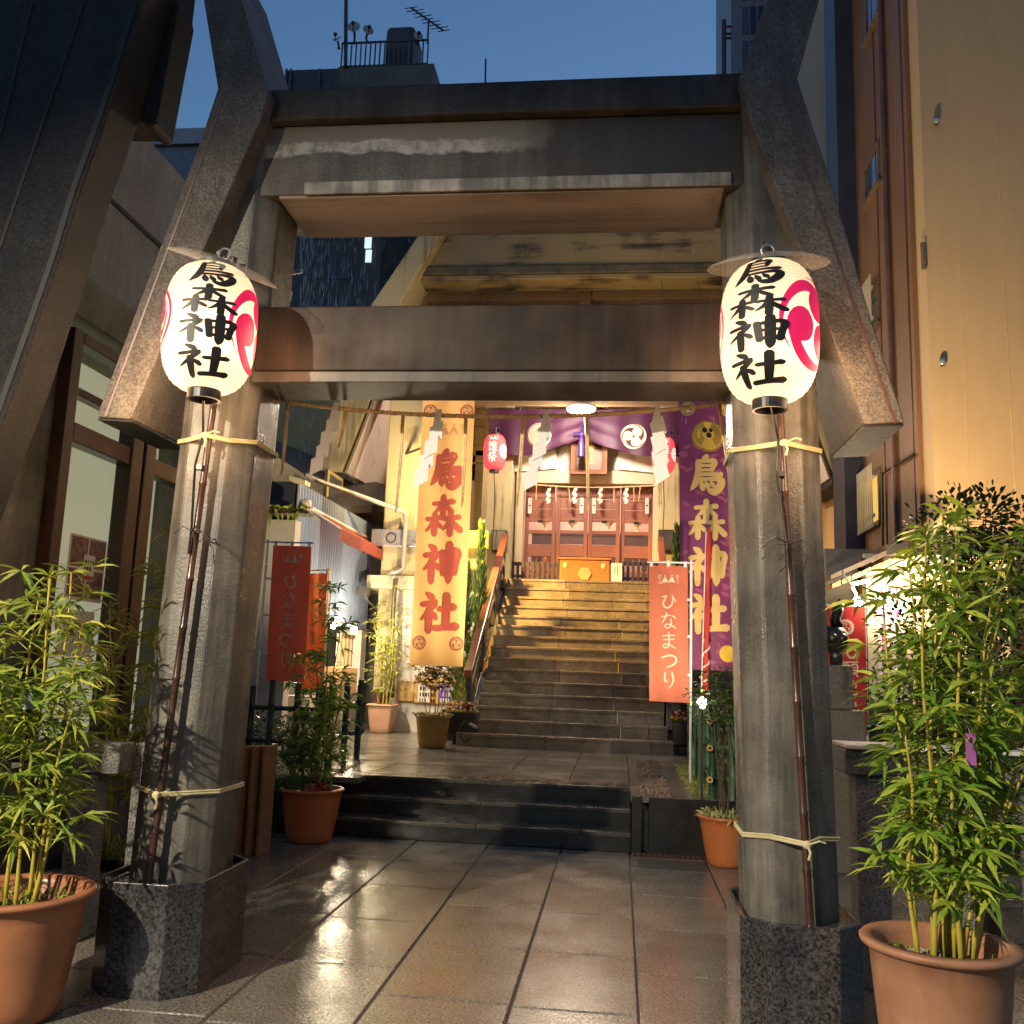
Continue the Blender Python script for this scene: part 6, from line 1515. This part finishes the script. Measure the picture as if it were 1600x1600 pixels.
# ------------------------------------------------------------------ fortune stall at right
sy = 9.5
S2 = thing('fortune_stall', 'small lit stall with tiled roof and white notice panel right of the torii', 'stall', (2.5, sy + .5, ZP))
a, b = at(1356, 1096, sy), at(1356, 905, sy); e = at(1478, 1096, sy)
MB().box(a.x, e.x + .7, sy, sy + .05, a.z, b.z + .25).build('panel', M('cream_panel', (.70, .60, .44), .5), S2)
MB().box(a.x + .10, a.x + .34, sy - .012, sy - .002, a.z + .18, b.z - .03).build('paper_sheet', M('white_sheet', (.8, .74, .72), .6), S2)
t = MB(); rg = random.Random(61)
for x in (.15, .22, .29):
    z = b.z - .08
    while z > a.z + .25:
        t.ext([(a.x + x - .012, sy - .016, z), (a.x + x + .018, sy - .016, z + .01), (a.x + x + .006 + rg.uniform(-.01, .01), sy - .016, z - .07), (a.x + x - .012, sy - .016, z - .06)], (0, .002, 0)); z -= rg.uniform(.09, .14)
t.build('pink_brushwork', M('pink_print', (.6, .08, .22), .6), S2)
MB().box(a.x - .04, a.x, sy - .05, sy + .1, ZP, b.z + .2).build('post', m_wood, S2)
MB().box(e.x + .6, e.x + .7, sy - .05, sy - .002, ZP, b.z + .2).build('post', m_wood, S2)
MB().box(a.x, e.x + .7, sy + .06, sy + .9, ZP, a.z - .02).build('counter', m_wood, S2)
rz0, rz1 = at(1295, 908, sy - .1).z, at(1382, 868, sy - .1).z; xl0, xr0 = at(1292, 905, sy - .1).x, at(1385, 868, sy - .1).x
MB().loft([(xl0, sy - .28, rz0), (xr0, sy - .28, rz1), (xr0, sy - .28, rz1 + .05), (xl0, sy - .28, rz0 + .04)], [(xl0, sy + .9, rz0), (xr0, sy + .9, rz1), (xr0, sy + .9, rz1 + .05), (xl0, sy + .9, rz0 + .04)]).build('roof', m_iron, S2)
MB().loft([(xr0 - .05, sy - .3, rz1 - .02), (2.68, sy - .3, rz1 + .02), (2.68, sy - .3, rz1 + .10), (xr0 - .05, sy - .3, rz1 + .08)], [(xr0 - .05, sy + .9, rz1 - .02), (2.68, sy + .9, rz1 + .02), (2.68, sy + .9, rz1 + .10), (xr0 - .05, sy + .9, rz1 + .08)]).build('ridge_roof', m_black, S2)
t = MB()
for k in range(6):
    u = k / 6; x = xl0 + (xr0 - xl0) * u + .01; z = rz0 + (rz1 - rz0) * u - .045; t.ext([(x, sy - .27, z), (x + (xr0 - xl0) / 6 - .012, sy - .27, z + (rz1 - rz0) / 6), (x + (xr0 - xl0) / 6 - .012, sy - .27, z + (rz1 - rz0) / 6 - .05), (x, sy - .27, z - .04)], (0, .8, 0))
t.build('roof_tiles', M('copper_tile', (.50, .27, .14), .4, island=.2), S2)
MB().loft([(xl0 + .2, sy - .2, rz0 - .02), (xr0 + .6, sy - .2, rz1 + .0), (xr0 + .6, sy - .2, rz1 - .05), (xl0 + .2, sy - .2, rz0 - .06)], [(xl0 + .2, sy - .16, rz0 - .02), (xr0 + .6, sy - .16, rz1 + .0), (xr0 + .6, sy - .16, rz1 - .05), (xl0 + .2, sy - .16, rz0 - .06)]).build('fascia', m_white, S2)
p = at(1340, 940, sy - 1.1); o = thing('bare_bulb', 'glaring bare bulb hanging under the stall roof at right', 'light bulb', p)
MB().ball(p, .042).build('glass', EM('stall_bulb', (1, .9, .75), 60), o, smooth=True)
MB().tube([p + Vector((0, 0, .03)), p + Vector((-.03, .02, .12)), p + Vector((-.03, .40, .28)), p + Vector((.05, .74, .34))], .01, 6).build('bulb_holder', m_white, o)
lamp('stall_light', p + Vector((0, -.10, 0)), (1, .74, .42), 26, .05, o)
lamp('stall_fill', p + Vector((.0, -.28, .02)), (1, .70, .36), 720, .05, o, ((.52, .55, .62), rad(124), .9))  # added bare spot beside the bulb, brightens the beige and brown walls
fx_ = at(1392, 945, sy - .12); o = thing('tube_light', 'short bright tube light in front of the white stall panel', 'tube light', fx_)
MB().tube([fx_ + Vector((-.02, 0, .10)), fx_ + Vector((.02, 0, -.10))], .022, 8).build('tube', EM('tube_glow', (1, .92, .85), 8), o)
MB().box(fx_.x - .02, fx_.x + .02, sy - .10, sy - .002, fx_.z - .02, fx_.z + .02).build('bracket', m_steel, o)
lamp('tube_light_lamp', fx_ + Vector((0, -.06, 0)), (1, .82, .6), 9, .06, o)
# red banner of the stall
x0, x1 = at(1290, 950, 9.35).x, at(1352, 950, 9.35).x; z1, z0 = at(1330, 948, 9.35).z, at(1340, 1142, 9.35).z
o = thing('stall_banner', 'red hanging banner with white lettering beside the lit stall', 'banner', ((x0 + x1) / 2, 9.35, ZP))
f3 = cloth_fn(x0, x1, z0, z1, 9.35, .012, .7); cloth('cloth', f3, M('crimson_cloth', (.50, .018, .02), .6, col2=(.42, .014, .016), trans=.15), o, 16, 40)
w, h = x1 - x0, z1 - z0; g3 = lambda u, v, lay: f3(u / w + .5, v / h + .5, .003 + .0003 * lay)
t = MB(); letters(t, '心願色みくじ', g3, .03, h * .20, .155, .06, 1.15, .9); t.build('lettering', m_cream, o)
e = MB(); ringm(e, g3, .0, h * .33, .0005, .075, 0, 24); e.build('crest', m_cream, o)
e = MB(); tomoe(e, g3, .0, h * .33, .05, 3); e.build('crest_swirl', M('crimson_print', (.5, .02, .02), .6), o)
MB().tube([(x0 - .05, 9.37, z1 + .01), (x1 + .02, 9.37, z1 + .01)], .012, 6).tube([(x1 + .0, 9.39, ZP), (x1 + .0, 9.39, z1 + .05)], .014, 8).build('pole', m_pole, o)
# bronze statue on its stone pedestal, partly behind the right pillar
q = at(1306, 1000, 8.2); zb_ = at(1318, 1040, 8.2).z
st_ = thing('bronze_statue', 'dark bronze animal statue with upright tail behind the right torii pillar', 'statue', (q.x, 8.2, zb_))
m_brz = M('dark_bronze', (.06, .055, .045), .35, col2=(.03, .028, .024), scale=8, metal=.5, bump=.2, bscale=40)
ms = MB(); ms.ball((q.x, 8.2, q.z), .105, .10, .125, 18, 12)
k_ = [Vector((q.x + .02, 8.2, q.z + .10)), Vector((q.x - .005, 8.2, q.z + .17)), Vector((q.x + .015, 8.2, q.z + .24)), Vector((q.x + .04, 8.2, q.z + .30)), Vector((q.x + .035, 8.2, q.z + .345))]
ms.tube(k_, [.05, .045, .05, .03, .004], 10); ms.ball((q.x + .04, 8.12, q.z + .01), .042, .04, .045).ball((q.x - .04, 8.12, q.z + .01), .042, .04, .045)
ms.ball((q.x - .17, 8.2, q.z + .03), .14, .11, .15, 16, 10).ball((q.x - .27, 8.16, q.z + .20), .09, .09, .09, 14, 9).ball((q.x - .34, 8.14, q.z + .18), .05, .05, .045)
for x in (-.26, -.14): 
    for y in (8.13, 8.27): ms.tube([(q.x + x, y, q.z - .02), (q.x + x - .02, y, zb_ + .002)], [.045, .035], 8)
ms.tube([(q.x + .0, 8.2, q.z - .08), (q.x + .0, 8.2, zb_ + .002)], [.06, .05], 10)
ms.build('body', m_brz, st_, smooth=True)
one(MB().box(q.x - .42, q.x + .09, 8.02, 8.38, at(1318, 1108, 8.2).z, zb_).box(q.x - .5, q.x + .17, 7.96, 8.44, 0, at(1318, 1108, 8.2).z - .001), 'stone_pedestal', M('pedestal_granite', (.10, .085, .07), .6, speck=.4, bump=.3), 'squat granite pedestal under the bronze statue', 'pedestal', bevel=.012)
# garden spotlight that lights the banners
p = at(1098, 1098, 8.25); o = thing('garden_spotlight', 'glaring white garden spotlight behind the right bamboo fence', 'spotlight', p)
MB().tube([p + Vector((.0, .10, -.03)), p + Vector((0, .01, 0))], [.03, .05], 14).build('housing', m_black, o)
MB().ball(p, .034, .02, .05).build('lens', EM('spot_lens', (1, .95, .85), 14), o, smooth=True)
MB().tube([p + Vector((0, .09, -.03)), (p.x, p.y + .09, ZP)], .012, 6).build('spike', m_iron, o)
lamp('garden_light', p + Vector((-.02, -.08, .02)), (1, .80, .52), 1700, .05, o, ((-2.75, 2.75, 1.75), rad(50), .7))
lamp('garden_fill', p + Vector((-.02, -.06, .04)), (1, .82, .6), 190, .06, o, ((-.12, .8, .55), rad(105), .7))  # added bare light beside the spotlight, brightens flag and purple banner
# entrance door posters in the office window
po = thing('window_poster', 'photo collage poster with a white label in the office window', 'poster', (XW - .006, 5.2, 1.3))
yA, yB = atx(107, 880, XW).y, atx(165, 880, XW).y; zA_, zB_ = atx(135, 940, XW).z, atx(135, 838, XW).z
MB().box(XW - .008, XW - .004, yA, yB, zA_, zB_).build('sheet', m_white, po)
for i, (u0, u1, v0, v1) in enumerate(((.04, .48, .52, .97), (.52, .97, .52, .97), (.04, .48, .05, .48), (.52, .97, .05, .48))):
    MB().box(XW - .004, XW - .0025, yA + (yB - yA) * u0, yA + (yB - yA) * u1, zA_ + (zB_ - zA_) * v0, zA_ + (zB_ - zA_) * v1).build('photo', M('crowd_photo', (.30, .16, .14), .4, col2=(.05, .03, .04), scale=26 + i * 5), po)
MB().box(XW - .0025, XW - .001, yA + (yB - yA) * .40, yA + (yB - yA) * .70, zA_ + (zB_ - zA_) * .32, zA_ + (zB_ - zA_) * .72).build('label', m_white, po)
t = MB()
for r in range(2):
    for k in range(4 - r): t.box(XW - .001, XW - .0004, yA + (yB - yA) * (.43 + .065 * k), yA + (yB - yA) * (.475 + .065 * k), zA_ + (zB_ - zA_) * (.57 - .1 * r), zA_ + (zB_ - zA_) * (.64 - .1 * r))
t.build('print', m_ink, po)
MB().box(XW - .001, XW - .0004, yA + (yB - yA) * .41, yA + (yB - yA) * .69, zA_ + (zB_ - zA_) * .33, zA_ + (zB_ - zA_) * .40).build('red_strip', m_orred, po)
one(MB().box(XW - .008, XW - .004, yA - .02, yB - .06, zA_ - .34, zA_ - .06), 'paper_notice', m_white, 'plain white paper below the collage poster in the office window', 'notice')

# ------------------------------------------------------------------ rain
rn = MB(); rg = random.Random(71)
def drop(p, L_, r): 
    s = rg.uniform(-.05, .05) * L_; rn.add([(p.x, p.y, p.z), (p.x - r, p.y, p.z - L_ * .6), (p.x, p.y - r, p.z - L_ * .6), (p.x + r, p.y, p.z - L_ * .6), (p.x + s, p.y, p.z - L_)], [(0, 1, 2), (0, 2, 3), (0, 3, 1), (4, 2, 1), (4, 3, 2), (4, 1, 3)])
for k in range(260):
    Y = rg.uniform(5.3, 8.0); px = 470 + 120 * rg.random() ** 1.7; drop(at(px, rg.uniform(355, 480), Y), rg.uniform(.04, .14), rg.uniform(.0009, .0016))
for k in range(110):
    Y = rg.uniform(5.5, 8.5); drop(at(rg.uniform(470, 600), rg.uniform(622, 760), Y), rg.uniform(.05, .16), rg.uniform(.0008, .0014))
for k in range(90):
    Y = rg.uniform(5.0, 9.0); drop(at(rg.uniform(600, 1140), rg.uniform(300, 900), Y), rg.uniform(.04, .10), rg.uniform(.0007, .0012))
tag(rn.build('rain', M('rain_water', (.75, .8, .85), .15, var=.05, spec=1.0)), 'fine rain falling behind the torii', 'rain', kind='stuff')
